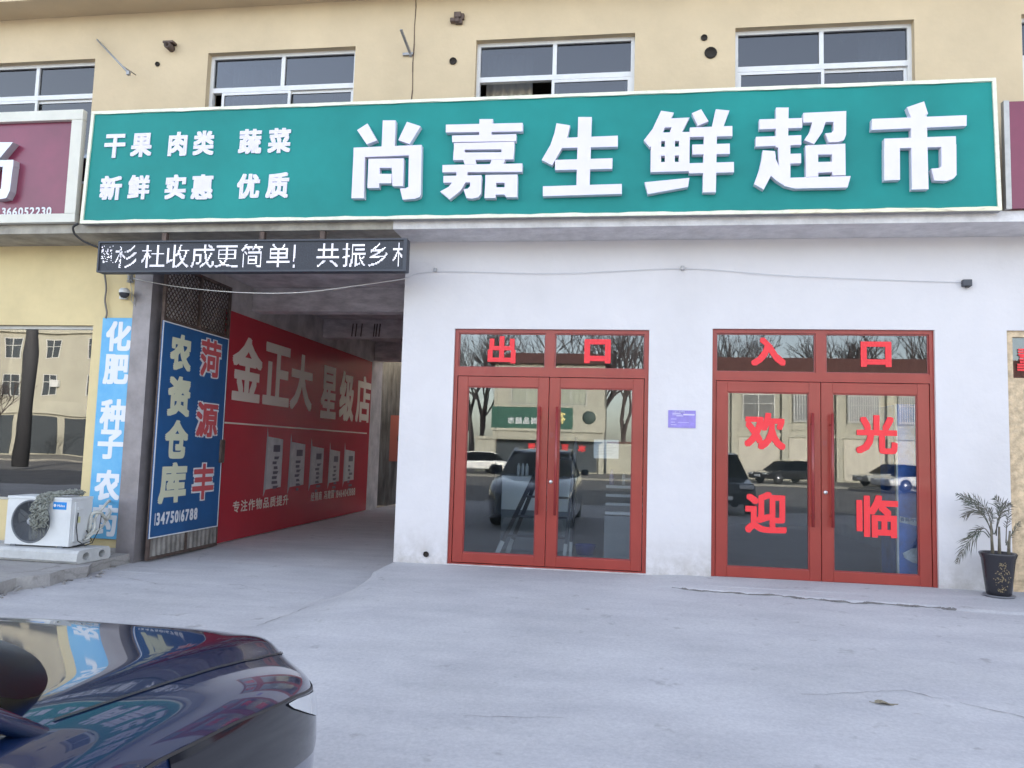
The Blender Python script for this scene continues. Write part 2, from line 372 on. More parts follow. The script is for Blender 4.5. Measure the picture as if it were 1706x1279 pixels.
lipline = [(x, -(.74+.12*max(0, x-.5))+.025*math.sin(x*5.1)+.015*math.sin(x*13+1)-.02) for x in rng(.55, 5.2, .08)]
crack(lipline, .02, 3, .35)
crack([at(640, 985, 0).xy.to_3d()*0+Vector((-2.72, -.82, 0)), (-2.85, -1.5, 0), (-2.95, -2.3, 0), (-3.1, -3.2, 0), (-3.3, -4.2, 0)], .004, 5, .5)
crack([(-5.6, -.9, 0), (-4.9, -1.2, 0), (-4.1, -1.0, 0), (-3.6, -1.3, 0), (-3.0, -1.2, 0)], .003, 6, .5)
crack([(1.2, -3.6, 0), (1.9, -3.4, 0), (2.5, -3.75, 0), (3.2, -3.6, 0)], .0025, 8, .5)
crack([(-.9, -4.4, 0), (-.3, -4.3, 0), (.1, -4.6, 0)], .002, 9, .4)
# raised broken pad under the outdoor unit
b = B(); pad = [(-14, -3.3)]; 
pts = [(-6.9, -3.25), (-6.35, -3.0), (-6.05, -2.6), (-5.97, -2.2), (-6.02, -1.9), (-5.9, -1.6), (-5.96, -1.3), (-5.86, -1.05), (-6.0, -.8), (-6.05, -.4), (-6.06, -.02)]
pad += pts; pad += [(-14, -.02)]
k = len(pad); zt = .165
vs = [(x, y, zt) for x, y in pad]+[(x+.03*math.sin(9*x+5*y), y, -.02) for x, y in pad]
b.add(vs, [tuple(range(k))]+[(i, (i+1) % k, k+(i+1) % k, k+i) for i in range(k)])
tag(b.obj('concrete_pad', M_pad), kind='structure')
rb = B()
for i in range(26):
    t = i/25; j = t*(len(pts)-2); a = Vector(pts[int(j)]); c = Vector(pts[int(j)+1]); p = a.lerp(c, j-int(j)); s = random.uniform(.015, .05)
    x, y = p.x+random.uniform(.02, .12), p.y; z = gz(x, y)
    rb.add([(x+random.uniform(-s, s), y+random.uniform(-s, s), z-.01+random.random()*s*1.2) for _ in range(8)], [(0, 1, 2), (2, 3, 4), (4, 5, 6), (6, 7, 0), (0, 2, 4), (4, 6, 0), (1, 3, 5), (5, 7, 1), (1, 2, 3), (5, 6, 7), (3, 4, 5), (7, 0, 1)])
tag(rb.obj('concrete_rubble', M_pad), 'loose crumbs of broken concrete along the edge of the raised pad', 'rubble', kind='stuff')

# ------------------------------------------------------------------ building
bld = empty('shop_building', (0, 0, 0), 'two-storey building with a cream upper floor and whitewashed ground floor holding two red double doors', 'building')
def wall(b, x0, x1, z0, z1, y, th, holes, mi=0, step=1.5):
    xs = sorted(set([x0, x1]+[h[i] for h in holes for i in (0, 1)])); zs = sorted(set([z0, z1]+[h[i] for h in holes for i in (2, 3)]))
    xs = [v for v in xs if x0 <= v <= x1]; zs = [v for v in zs if z0 <= v <= z1]
    inh = lambda x, z: any(h[0] < x < h[1] and h[2] < z < h[3] for h in holes)
    for i in range(len(xs)-1):
        for j in range(len(zs)-1):
            a, c, d, e = xs[i], xs[i+1], zs[j], zs[j+1]
            if inh((a+c)/2, (d+e)/2): continue
            b.quad([(a, y, d), (c, y, d), (c, y, e), (a, y, e)], mi); b.quad([(a, y+th, d), (a, y+th, e), (c, y+th, e), (c, y+th, d)], mi)
    for h in holes:
        a, c, d, e = h
        b.quad([(a, y, d), (a, y, e), (a, y+th, e), (a, y+th, d)], mi); b.quad([(c, y, d), (c, y+th, d), (c, y+th, e), (c, y, e)], mi)
        b.quad([(a, y, e), (c, y, e), (c, y+th, e), (a, y+th, e)], mi); b.quad([(a, y, d), (a, y+th, d), (c, y+th, d), (c, y, d)], mi)
XC = -2.67; XJ = -6.0; SOF = 4.11
# doors openings: measured on the wall plane
DL = (-2.02, .30, .235, 3.04); DR = (1.02, 3.42, .225, 3.06)
DN = (4.16, 6.4, .225, 3.06)
b = B(); wall(b, XC, 14, -.05, SOF, 0, .24, [DL, DR, DN])
b.quad([(XC, 0, -.05), (XC, .24, -.05), (XC, .24, SOF), (XC, 0, SOF)])
b.quad([(XC, .24, -.05), (XC, 9.4, -.05), (XC, 9.4, SOF+.1), (XC, .24, SOF+.1)]); 
b.obj('ground_floor_wall', M_white, bld)
SW = (-16, -6.83, .76, 3.05)
b = B(); wall(b, -30, -6.25, .22, SOF, 0, .24, [SW]); b.obj('side_shop_wall', M_cream2, bld)
b = B(); b.box((-30, -.04, -.05), (-6.25, .2, .22)); b.obj('wall_base', M_pad, bld)
b = B(); b.box((-6.25, -.05, .0), (XJ, .26, SOF)); b.obj('passage_pillar', M_grey, bld)
# upper wall and its windows
ZT = 6.68; ZB = 4.95
UW = [(-8.95, -7.10, ZB, ZT), (-5.47, -3.45, ZB, ZT), (-1.88, .08, ZB, ZT), (1.26, 3.26, ZB, ZT), (4.40, 6.35, ZB, ZT), (-12.6, -10.6, ZB, ZT)]
b = B(); wall(b, -30, 14, 4.24, 7.29, 0, .26, UW); b.obj('upper_wall', M_cream, bld)
b = B(); b.box((-30, .26, 4.24), (-29.7, 10, 7.29)); b.box((13.7, .26, -.05), (14, 10, 7.29)); b.box((-30, 10, 4.24), (14, 10.25, 7.29)); b.box((-30, .25, -.05), (-29.7, 9.9, 4.1))
b.obj('side_wall', M_cream, bld)
b = B(); b.box((-30.4, -.42, 7.29), (14.4, 10.7, 7.45)); b.box((-30.4, -.42, 7.45), (14.4, -.30, 7.85)); b.box((-30.4, 10.55, 7.45), (14.4, 10.7, 7.85)); b.obj('roof', M_cream, bld)
b = B(); b.box((-30, 9.6, -.05), (XJ-.25, 10, 4.24)); b.box((XC, 9.6, -.05), (13.7, 10, 4.24)); b.obj('rear_wall', M_rough, bld)
# first floor slab with canopy lip
b = B(); b.box((XC, -.57, SOF), (14, .0, 4.225)); b.obj('canopy_slab', M_slabw, bld)
b = B(); b.box((-30, -.57, SOF), (XC-.003, .0, 4.222)); tag(b.obj('canopy_slab', M_slabd, bld), 'dingy unpainted run of the canopy slab')
b = B(); b.box((-30, .002, SOF+.003), (14, 9.98, 4.235)); b.obj('floor_slab', M_beam, bld)
# joint crack and whitewash chips
b = B(); p = at(693, 3, 0); pz = [p.z, 6.9, 6.5, 6.1, 5.7, 5.3]
cr = [(-2.68+random.uniform(-.006, .006), -.004, z+.0) for z in rng(4.6, 7.28, .12)]
for i in range(len(cr)-1): b.bar(cr[i], cr[i+1], .007+.006*random.random(), .006)
b.obj('wall_joint', mat('dark joint', (.10, .07, .055), .9), bld)
# passage: left wall, beams, end
b = B(); b.quad([(XJ, .26, -.05), (XJ, 9.6, -.05), (XJ, 9.6, SOF), (XJ, .26, SOF)]); b.quad([(XJ-.25, 9.6, -.05), (XJ-.25, 9.6, 4.2), (XJ, 9.6, 4.2), (XJ, 9.6, -.05)])
b.box((XJ-.25, .26, -.05), (XJ-.01, 9.59, 4.1)); b.obj('passage_wall', M_rough, bld)
for y, zb in ((2.6, 3.72), (5.6, 3.74), (8.9, 3.66)):
    b = B(); b.bevbox((XJ+.002, y, zb), (XC-.002, y+.3, SOF+.003), .012); bm_ = b.obj('ceiling_beam', M_beam, bld)
rbm = B()
for px in (588, 594, 603, 624, 628, 633):
    p = at(px, 520, 5.59); rbm = B(); rbm.bar((p.x, 5.585, 3.76), (p.x+.02, 5.585, 4.02), .02, .02); rbm.obj('rebar_stub', M_steel, bld)

def window(bld, x0, x1, z0, z1, zm, xm, zl, opened=None, name='window'):
    y = .08; fw = .05
    t = tag(empty('window', (x0, y, z0)), None); t.parent = bld
    f = B(); f.box((x0, y, z0), (x0+fw, y+.07, z1)); f.box((x1-fw, y, z0), (x1, y+.07, z1)); f.box((x0+fw, y, z1-fw), (x1-fw, y+.07, z1)); f.box((x0+fw, y, z0), (x1-fw, y+.07, z0+fw))
    f.box((x0+fw, y, zm-.04), (x1-fw, y+.065, zm+.03)); f.box((xm-.03, y+.002, zm+.03), (xm+.03, y+.064, z1-fw))
    return t, f
def upper_window(x0, x1, mode):
    xm = (x0+x1)/2; zm = 6.22; y = .09; fw = .045; z0, z1 = ZB, ZT
    f = B()
    f.box((x0, y, z0), (x0+fw, y+.07, z1)); f.box((x1-fw, y, z0), (x1, y+.07, z1)); f.box((x0+fw, y, z1-fw), (x1-fw, y+.07, z1)); f.box((x0+fw, y, z0), (x1-fw, y+.07, z0+fw))
    f.box((x0+fw, y+.002, zm-.045), (x1-fw, y+.066, zm+.02)); f.box((xm-.025, y+.004, zm+.02), (xm+.025, y+.064, z1-fw))
    fr = f.obj('window', M_alu, bld, origin=(x0, y, z0))
    for a, c in ((x0+fw, xm-.025), (xm+.025, x1-fw)):
        g = B(); g.box((a, y+.03, zm+.02), (c, y+.036, z1-fw)); g.obj('pane', M_gwin, fr)
    # sliding sashes
    def sash(a, c, yy, s=.035):
        q = B(); q.box((a, yy, z0+fw), (a+s, yy+.03, zm-.047)); q.box((c-s, yy, z0+fw), (c, yy+.03, zm-.047)); q.box((a+s, yy, zm-.047-s), (c-s, yy+.03, zm-.047)); q.box((a+s, yy, z0+fw), (c-s, yy+.03, z0+fw+s))
        q.obj('sash', M_alu, fr); g = B(); g.box((a+s, yy+.012, z0+fw+s), (c-s, yy+.017, zm-.047-s)); g.obj('pane', M_gwin, fr)
    if mode == 'open_left': sash(xm-.03, x1-fw, y+.004); sash(xm+.02, x1-fw-.03, y+.045)
    elif mode == 'ajar': sash(x0+fw+.13, xm+.12, y+.004); sash(xm-.0, x1-fw, y+.036)
    else: sash(x0+fw, xm+.03, y+.004); sash(xm-.03, x1-fw, y+.036)
    # reveal shade lintel
    return fr
for i, (a, c, _, _) in enumerate(UW):
    fr = upper_window(a, c, ['closed', 'ajar', 'open_left', 'closed', 'closed', 'closed'][i])
# rooms behind the upper windows: floor, back wall
b = B(); b.box((-13.5, 3.5, 4.25), (13.6, 3.6, 7.28)); 
for x in (-9.8, -6.2, -2.67, .7, 3.9): b.box((x, .262, 4.25), (x+.12, 3.49, 7.28))
b.obj('partition', M_dark, bld)
cb = B()
def curtain(x0, x1, z0, z1, y, n=10):
    vs = []; k = n*6
    for i in range(k+1):
        x = x0+(x1-x0)*i/k; yy = y+.025*math.sin(i*2*PI/6+.5*math.sin(i)); vs += [(x, yy, z0), (x, yy, z1)]
    return vs, [(2*i, 2*i+2, 2*i+3, 2*i+1) for i in range(k)]
vs, fs = curtain(-8.9, -7.15, 5.0, 6.68, .34, 9); cb.add(vs, fs, 0, True); cb.obj('curtain', mat('pale curtain', (.55, .52, .46), .9), bld, fix=False)
for ca, cc, cn_ in ((-5.3, -4.5, 7), (-1.8, -1.2, 5), (2.75, 3.2, 4)): cb = B(); vs, fs = curtain(ca, cc, 5.0, 6.68, .36, cn_); cb.add(vs, fs, 0, True); cb.obj('curtain', MATS['pale curtain'], bld, fix=False)

pq = at(1405, 50, .30); b = B(); b.add([(pq.x-.12, .30, pq.z+.02), (pq.x+.12, .30, pq.z+.02), (pq.x, .30, pq.z-.16), (pq.x-.12, .306, pq.z+.02), (pq.x+.12, .306, pq.z+.02), (pq.x, .306, pq.z-.16)], [(0, 2, 1), (3, 4, 5), (0, 1, 4, 3), (1, 2, 5, 4), (2, 0, 3, 5)])
tag(b.obj('pennant', mat('pale cloth', (.75, .7, .68), .9), origin=pq), 'pale triangular cloth hanging behind the upper window over the last big character', 'cloth')
# left shop window: frame, mullion bar, glass, room
f = B(); a, c, d, e = SW; y = .06
f.box((a, y, e-.045), (c, y+.06, e)); f.box((c-.02, y, d), (c, y+.06, e-.045)); f.box((a, y, d), (c-.02, y+.06, d+.03)); 
fr = f.obj('window', M_alu2, bld, origin=(c, y, d)); tag(fr, 'wide dark display window of the side shop')
xs_ = [a]+[-12, -9.4]+[c-.02]
g = B(); g.box((a, y+.025, d+.03), (c-.02, y+.031, e-.045)); g.obj('pane', M_gshop, fr)
b = B(); b.box((-16, 4.5, 0), (XJ-.26, 4.6, 4.1)); b.box((-16, .25, .2), (XJ-.26, 4.5, .24)); b.obj('side_shop_interior', M_dark, bld)

# supermarket interior shell
M_int = mat('interior wall paint', (.42, .43, .44), .9, var=.1)
M_tile = mat('dark floor tile', (.26, .26, .26), .3, var=.1, vscale=3)
b = B(); b.box((XC+.01, 7.2, .2), (13.6, 7.3, SOF)); b.box((XC+.005, .25, .2), (XC+.02, 7.2, SOF)); b.box((3.95, .25, .2), (4.05, 7.2, SOF)); b.obj('shop_interior_wall', M_int, bld)
b = B(); b.box((XC+.03, .242, .15), (13.6, 7.2, .238)); b.obj('shop_floor', M_tile, bld)

# ---- red double doors
def double_door(o, label, trans, mid):
    x0, x1, z0, z1 = o; y = .035; dp = .09; fo = .045
    zt = trans          # centre of the transom rail
    f = B()
    f.box((x0, y, z0), (x0+fo, y+dp, z1)); f.box((x1-fo, y, z0), (x1, y+dp, z1)); f.box((x0+fo, y, z1-fo), (x1-fo, y+dp, z1))
    f.box((x0+fo, y+.001, zt-.055), (x1-fo, y+dp-.001, zt+.045)); xm = (x0+x1)/2
    f.box((xm-.055, y+.002, zt+.045), (xm+.055, y+dp-.002, z1-fo)); f.box((x0+fo, y+.002, z0), (x1-fo, y+dp, z0+.012))
    dr = f.obj('double_door', M_red, bld, origin=(xm, y, z0)); tag(dr, label)
    for a, c in ((x0+fo, xm-.055), (xm+.055, x1-fo)):
        s = .015
        g = B(); g.box((a, y+.02, zt+.045), (a+s, y+.05, z1-fo)); g.box((c-s, y+.02, zt+.045), (c, y+.05, z1-fo)); g.box((a+s, y+.02, z1-fo-s), (c-s, y+.05, z1-fo)); g.box((a+s, y+.02, zt+.045), (c-s, y+.05, zt+.045+s)); g.obj('glazing_bead', M_redd, dr)
        g = B(); g.box((a+s, y+.03, zt+.045+s), (c-s, y+.037, z1-fo-s)); g.obj('transom_pane', M_gdoor, dr)
    for sgn in (-1, 1):
        a, c = (x0+fo+.006, xm-.003) if sgn < 0 else (xm+.003, x1-fo-.006)
        lz0, lz1 = z0+.018, zt-.06; st = .125; yy = y+.006+(0.0 if sgn < 0 else .0)
        l = B(); hi, lo2 = .125, .115
        l.bevbox((a, yy, lz0), (a+st, yy+.06, lz1), .006); l.bevbox((c-st, yy, lz0), (c, yy+.06, lz1), .006)
        l.bevbox((a+st-.001, yy+.002, lz1-hi), (c-st+.001, yy+.058, lz1-.001), .006); l.bevbox((a+st-.001, yy+.002, lz0+.001), (c-st+.001, yy+.058, lz0+lo2), .006)
        l.obj('door_leaf', M_red, dr)
        s = .012; ga, gc, gd, ge = a+st, c-st, lz0+lo2, lz1-hi
        q = B(); q.box((ga-.001, yy+.015, gd), (ga+s, yy+.045, ge)); q.box((gc-s, yy+.015, gd), (gc+.001, yy+.045, ge)); q.box((ga+s, yy+.015, ge-s), (gc-s, yy+.045, ge)); q.box((ga+s, yy+.015, gd), (gc-s, yy+.045, gd+s)); q.obj('glazing_bead', M_redd, dr)
        q = B(); q.box((ga+s, yy+.024, gd+s), (gc-s, yy+.031, ge-s)); q.obj('door_pane', M_gdoor, dr)
        # long pull handle
        hx = xm+sgn*.105; hz0, hz1 = z0+.62, z0+1.88
        h = B(); h.tube([(hx, y-.065, hz0), (hx, y-.065, hz1)], .016, 10); h.tube([(hx, y-.065, hz0+.12), (hx, yy+.004, hz0+.12)], .01, 8); h.tube([(hx, y-.065, hz1-.12), (hx, yy+.004, hz1-.12)], .01, 8)
        h.obj('handle', M_redd, dr)
    k = B(); k.lathe([(0, -.014), (.017, -.014), (.022, -.006), (.022, .004)], (xm-.0+.045, yy, z0+1.0), 16, axis='y'); k.obj('lock', mat('brushed steel', (.7, .7, .7), .3, .9), dr)
    k = B(); k.box((xm+.02, yy-.006, z0+1.52), (xm+.06, yy+.002, z0+1.58)); k.obj('latch_plate', M_redd, dr)
    return dr
def decals(dr, items, y):
    for ch, (xa, ya, xb, yb), bold in items:
        p = at(xa, yb, y); q = at(xb, ya, y); b = B()
        glyph_box(b, ch, (p.x, y, p.z), PX*(q.x-p.x), PZ*(q.z-p.z), NY, bold, 0, 0)
        b.obj('letter', M_ltred, dr)
drL = double_door(DL, 'exit door pair with the two characters of the exit on its transom', at(915, 620, .04).z, 0)
drR = double_door(DR, 'entrance door pair with four large welcome characters on its glass', at(1370, 628, .04).z, 0)
decals(drL, [('出', (812, 560, 860, 605), .014), ('口', (973, 565, 1018, 605), .020)], .058)
decals(drR, [('入', (1251, 562, 1309, 609), .016), ('口', (1434, 569, 1485, 611), .018)], .058)
decals(drR, [('欢', (1240, 688, 1309, 748), .016), ('光', (1426, 692, 1495, 755), .016), ('迎', (1241, 820, 1311, 887), .016), ('临', (1427, 826, 1496, 894), .016)], .058)
# neighbour's gold film door
fo = B(); x0, x1, z0, z1 = DN; y = .03
M_gold = mat('gold film frame', (.56, .43, .28), .3, .1, var=.35, vscale=12, bump=.6, bscale=18)
fo.box((x0, y, z0), (x0+.07, y+.08, z1)); fo.box((x1-.07, y, z0), (x1, y+.08, z1)); fo.box((x0+.07, y, z1-.07), (x1-.07, y+.08, z1)); fo.box((x0+.07, y+.002, 2.42), (x1-.07, y+.078, 2.54)); fo.box((x0+.07, y+.004, z0), (x0+.17, y+.07, 2.42)); fo.box((x0+.17, y+.004, z0), (x1-.07, y+.07, z0+.1)); fo.box((5.2, y+.004, z0+.1), (5.35, y+.07, 2.42))
dn = fo.obj('double_door', M_gold, bld, origin=(x0, y, z0)); tag(dn, 'next shop door in a crinkled gold film frame')
g = B(); g.box((x0+.17, y+.03, z0+.1), (5.2, y+.036, 2.42)); g.box((x0+.07, y+.03, 2.54), (x1-.07, y+.036, z1-.07)); g.obj('door_pane', M_gdoor, dn)
b = B(); glyph_box(b, '主', (4.28, .05, 2.62), PX*.32, PZ*.3, NY, .03); b.obj('letter', M_ltred, dn)

# ------------------------------------------------------------------ main sign
YS = -.66; ZS0, ZS1 = 4.225, 5.67
def sy(z): return YS+.055*(z-ZS0)/(ZS1-ZS0)             # the board leans back slightly
pBL = at(135, 372, YS); pBR = at(1668, 352, YS); pTL = at(154, 187, sy(5.67)); pTR = at(1658, 130, sy(5.67))
sx0, sx1 = (pBL.x+pTL.x)/2, (pBR.x+pTR.x)/2; sz0, sz1 = (pBL.z+pBR.z)/2, (pTL.z+pTR.z)/2
sign = empty('shop_sign', (sx0, YS, sz0), 'long green fascia sign with six big raised white characters above the red doors', 'sign')
def sgn(x, z, o=0): return Vector((x, sy(z)-o, z))
b = B(); nX, nZ = 60, 6; vs = []; 
for j in range(nZ+1):
    for i in range(nX+1):
        x = sx0+.025+(sx1-sx0-.05)*i/nX; z = sz0+.025+(sz1-sz0-.05)*j/nZ
        vs.append(sgn(x, z, .0+.003*math.sin(i*.9)*math.sin(j*1.2+i*.3)))
b.add(vs, [(j*(nX+1)+i, j*(nX+1)+i+1, (j+1)*(nX+1)+i+1, (j+1)*(nX+1)+i) for j in range(nZ) for i in range(nX)], 0, True); b.obj('panel', M_green, sign, fix=False)
b = B(); b.add([sgn(sx0, sz0, -.004), sgn(sx1, sz0, -.004), sgn(sx1, sz1, -.004), sgn(sx0, sz1, -.004), sgn(sx0, sz0, -.07), sgn(sx1, sz0, -.07), sgn(sx1, sz1, -.07), sgn(sx0, sz1, -.07)], [(0, 3, 2, 1), (4, 5, 6, 7), (0, 1, 5, 4), (1, 2, 6, 5), (2, 3, 7, 6), (3, 0, 4, 7)])
b.obj('backing', M_steelgrey, sign)
fw = .038
M_trim2 = mat('cream film trim marbled', (.80, .76, .55), .3, var=.2, vscale=7, bump=.6, bscale=20, col2=(.45, .33, .24), lo=.28, hi=.5, streak=(.6, 1, 5))
for (p, q, m) in (((sx0, sz0), (sx1-2.1, sz0+fw), M_trim), ((sx1-2.1, sz0), (sx1, sz0+fw), M_trim2), ((sx0, sz1-fw), (sx1, sz1), M_trim), ((sx0, sz0+fw), (sx0+fw, sz1-fw), M_trim), ((sx1-fw, sz0+fw), (sx1, sz1-fw), M_trim)):
    b = B(); n = max(2, int((q[0]-p[0])/.12)); 
    pts = [p[0]+(q[0]-p[0])*i/n for i in range(n+1)]; vs = []
    for x in pts:
        w1 = .004*math.sin(x*7.3)+.003*math.sin(x*19)
        vs += [sgn(x, p[1], .0), sgn(x, p[1]+(w1 if q[1]-p[1] < .1 and p[1] > 5 else 0), .02), sgn(x, q[1]+(w1 if q[1]-p[1] < .1 and p[1] < 5 else 0), .02), sgn(x, q[1], .0)]
    b.add(vs, [(4*i+j, 4*i+4+j, 4*i+4+(j+1) % 4, 4*i+(j+1) % 4) for i in range(n) for j in range(4)]+[(0, 1, 2, 3), (4*n, 4*n+3, 4*n+2, 4*n+1)])
    b.obj('trim', m, sign)

def crop(ox, oy, s): return lambda x, y: (ox+x/s, oy+y/s)
def big_letter(strokes, cv, depth=.075):
    b = B(); n = 0
    for st in strokes:
        top = depth+n*.0004; n += 1
        P = [at(*cv(x, y), YS-.06) for x, y in st]
        P = [Vector((p.x, 0, p.z)) for p in P]
        k = len(P); vs = [sgn(p.x, p.z, top) for p in P]+[sgn(p.x, p.z, .0) for p in P]
        b.add(vs, [tuple(range(k))]+[(i, (i+1) % k, k+(i+1) % k, k+i) for i in range(k)])
    return b.obj('letter', M_sletter, sign)
c1, c2, c3 = crop(570, 190, 5.687), crop(860, 180, 4.489), crop(1230, 160, 4.265)
big_letter([[(135, 142), (232, 78), (325, 240), (228, 280)], [(378, 48), (500, 48), (494, 300), (370, 305)], [(608, 62), (738, 105), (635, 278), (527, 238)],
            [(104, 312), (750, 285), (750, 382), (628, 386), (212, 402), (104, 404)], [(104, 380), (212, 380), (208, 798), (90, 798)],
            [(630, 370), (750, 360), (746, 760), (735, 785), (690, 803), (575, 812), (548, 704), (600, 703), (628, 690)],
            [(247, 420), (582, 415), (581, 505), (245, 507)], [(246, 500), (355, 500), (350, 700), (240, 700)], [(468, 500), (581, 500), (578, 682), (478, 682)], [(350, 565), (470, 565), (466, 655), (350, 655)]], c1)
big_letter([[(1297, 36), (1425, 36), (1410, 190), (1295, 190)], [(978, 90), (1708, 73), (1708, 155), (978, 165)], [(1037, 195), (1648, 182), (1645, 250), (1040, 258)],
            [(1057, 268), (1630, 256), (1629, 326), (1056, 332)], [(1056, 330), (1158, 330), (1158, 360), (1053, 360)], [(1508, 325), (1629, 325), (1627, 358), (1508, 358)], [(1053, 360), (1627, 356), (1620, 425), (1050, 432)],
            [(1145, 432), (1262, 430), (1270, 472), (1160, 474)], [(1415, 430), (1545, 428), (1525, 472), (1400, 472)], [(950, 480), (1708, 465), (1705, 545), (950, 550)],
            [(1082, 545), (1187, 545), (1185, 590), (1082, 590)], [(960, 585), (1320, 577), (1320, 645), (960, 650)], [(1085, 620), (1180, 620), (1165, 655), (1120, 730), (1020, 810), (930, 735), (1010, 690), (1050, 640)],
            [(1215, 600), (1322, 590), (1318, 755), (1290, 790), (1230, 803), (1180, 798), (1150, 712), (1190, 708), (1212, 685)],
            [(1357, 576), (1662, 572), (1662, 650), (1357, 652)], [(1357, 640), (1460, 640), (1455, 798), (1350, 798)], [(1540, 640), (1662, 640), (1660, 790), (1555, 790), (1540, 765)], [(1455, 695), (1545, 695), (1542, 765), (1455, 765)]], c1)
big_letter([[(300, 105), (402, 122), (385, 200), (338, 300), (268, 425), (190, 385), (255, 270), (285, 180)], [(370, 216), (760, 200), (760, 284), (330, 294)], [(463, 58), (565, 58), (548, 590), (450, 590)],
            [(290, 385), (720, 372), (718, 452), (290, 462)], [(200, 585), (790, 567), (790, 642), (200, 660)]], c2)
big_letter([[(1085, 10), (1180, 25), (1160, 68), (1100, 150), (1060, 200), (1000, 290), (955, 235), (1020, 150)], [(1130, 70), (1298, 62), (1262, 132), (1105, 138)], [(1165, 128), (1264, 128), (1238, 180), (1148, 180)], [(1060, 130), (1114, 135), (1095, 185), (1020, 185)],
            [(1008, 178), (1300, 172), (1299, 238), (1008, 242)], [(1007, 240), (1085, 240), (1083, 420), (1006, 420)], [(1113, 236), (1188, 236), (1186, 420), (1112, 420)], [(1219, 235), (1298, 235), (1296, 420), (1216, 420)], [(1007, 288), (1297, 284), (1297, 350), (1006, 355)], [(1006, 403), (1296, 400), (1295, 470), (1005, 478)],
            [(960, 555), (1295, 522), (1285, 590), (985, 645)], [(1315, 30), (1385, 0), (1440, 92), (1360, 125)], [(1495, 0), (1597, 10), (1550, 135), (1465, 135)], [(1300, 140), (1618, 128), (1618, 205), (1300, 212)],
            [(1318, 270), (1598, 262), (1598, 340), (1318, 345)], [(1290, 412), (1628, 402), (1628, 480), (1292, 488)], [(1405, 200), (1502, 200), (1492, 632), (1394, 632)]], c2)
big_letter([[(272, 72), (362, 72), (355, 360), (268, 360)], [(152, 158), (458, 148), (458, 218), (152, 230)], [(127, 285), (450, 272), (450, 342), (125, 355)], [(285, 345), (372, 340), (370, 590), (290, 590)], [(365, 408), (447, 405), (447, 475), (365, 478)],
            [(175, 382), (262, 388), (268, 430), (235, 560), (180, 665), (112, 625), (150, 520), (168, 440)], [(262, 430), (290, 500), (300, 555), (370, 580), (798, 568), (775, 650), (400, 658), (330, 640), (270, 600), (228, 562), (245, 500)],
            [(465, 112), (772, 98), (770, 174), (465, 182)], [(530, 178), (625, 175), (600, 250), (540, 338), (470, 308), (510, 250)], [(680, 165), (770, 160), (768, 270), (755, 305), (715, 322), (645, 325), (620, 260), (665, 255), (680, 235)],
            [(478, 348), (762, 335), (762, 410), (480, 415)], [(480, 410), (568, 410), (568, 573), (480, 575)], [(667, 406), (762, 405), (762, 562), (668, 565)], [(565, 468), (670, 465), (668, 540), (565, 545)]], c3)
big_letter([[(1205, 70), (1328, 28), (1355, 118), (1310, 140), (1230, 140)], [(955, 155), (1630, 128), (1628, 205), (950, 235)], [(1232, 130), (1345, 130), (1350, 662), (1232, 665)], [(1040, 298), (1550, 280), (1550, 355), (1040, 370)], [(1038, 360), (1150, 355), (1148, 595), (1036, 600)],
            [(1445, 345), (1552, 340), (1550, 560), (1530, 585), (1480, 603), (1392, 600), (1372, 515), (1430, 510), (1445, 495)]], c3)
c4 = crop(150, 190, 4.874)
small = [('干', 88, 150, 282, 348), ('果', 305, 142, 500, 340), ('肉', 612, 132, 785, 332), ('类', 815, 122, 1005, 325), ('蔬', 1185, 108, 1392, 315), ('菜', 1425, 100, 1628, 308),
         ('新', 62, 495, 262, 695), ('鲜', 290, 488, 488, 690), ('实', 592, 485, 784, 688), ('惠', 806, 484, 1003, 690), ('优', 1178, 478, 1382, 684), ('质', 1415, 468, 1618, 680)]
for ch, xa, ya, xb, yb in small:
    p = at(*c4(xa, (yb)), YS-.02); q = at(*c4(xb, ya), YS-.0)
    b = B(); glyph_box(b, ch, sgn(p.x, p.z, .002), PX*(q.x-p.x), Vector((0, sy(q.z)-sy(p.z), q.z-p.z)), NY, .0125, .009)
    b.obj('letter', M_sletter, sign)

# ------------------------------------------------------------------ neighbour signs
ns = empty('shop_sign', (-6.9, -.63, 4.24), 'burgundy sign in a pale frame left of the green sign, cropped by the photo', 'sign')
bx0, bx1 = -14.0, -6.69; y = -.63
b = B(); b.box((bx0, y, 4.23), (bx1-.16, y+.05, 4.24)); b.box((bx0+.1, y+.03, 4.30), (bx1-.15, y+.06, 5.62)); b.obj('panel', M_burg, ns)
b = B(); b.bevbox((bx0, y-.03, 4.225), (bx1, y+.05, 4.335), .006); b.bevbox((bx0, y-.03, 5.53), (bx1, y+.05, 5.66), .006); b.bevbox((bx1-.15, y-.028, 4.336), (bx1-.001, y+.049, 5.529), .006); b.obj('frame', mat('cream white frame', (.66, .64, .56), .5, var=.08), ns)
def neighbour_letter():
    c = crop(0, 180, 5.814); b = B()
    for n, st in enumerate([[(-300, 500), (-60, 330), (125, 330), (0, 480), (-120, 560)], [(-400, 510), (130, 500), (128, 560), (-400, 590)], [(30, 540), (128, 540), (95, 800), (60, 870), (0, 880), (-60, 880), (-40, 800), (10, 780)], [(-260, 540), (-170, 540), (-330, 880), (-420, 880)], [(-120, 540), (-40, 540), (-180, 880), (-260, 880)]]):
        P = [at(*c(x, yy), -.70) for x, yy in st]; k = len(P); t = .10+n*.0005
        b.add([(p.x, y+.03-t, p.z) for p in P]+[(p.x, y+.03, p.z) for p in P], [tuple(range(k))]+[(i, (i+1) % k, k+(i+1) % k, k+i) for i in range(k)])
    return b.obj('letter', mat('silver letter', (.55, .57, .6), .35, .4), ns)
neighbour_letter()
b = B(); p = at(0, 359, -.62); q = at(111, 359, -.62); wd = q.x-p.x
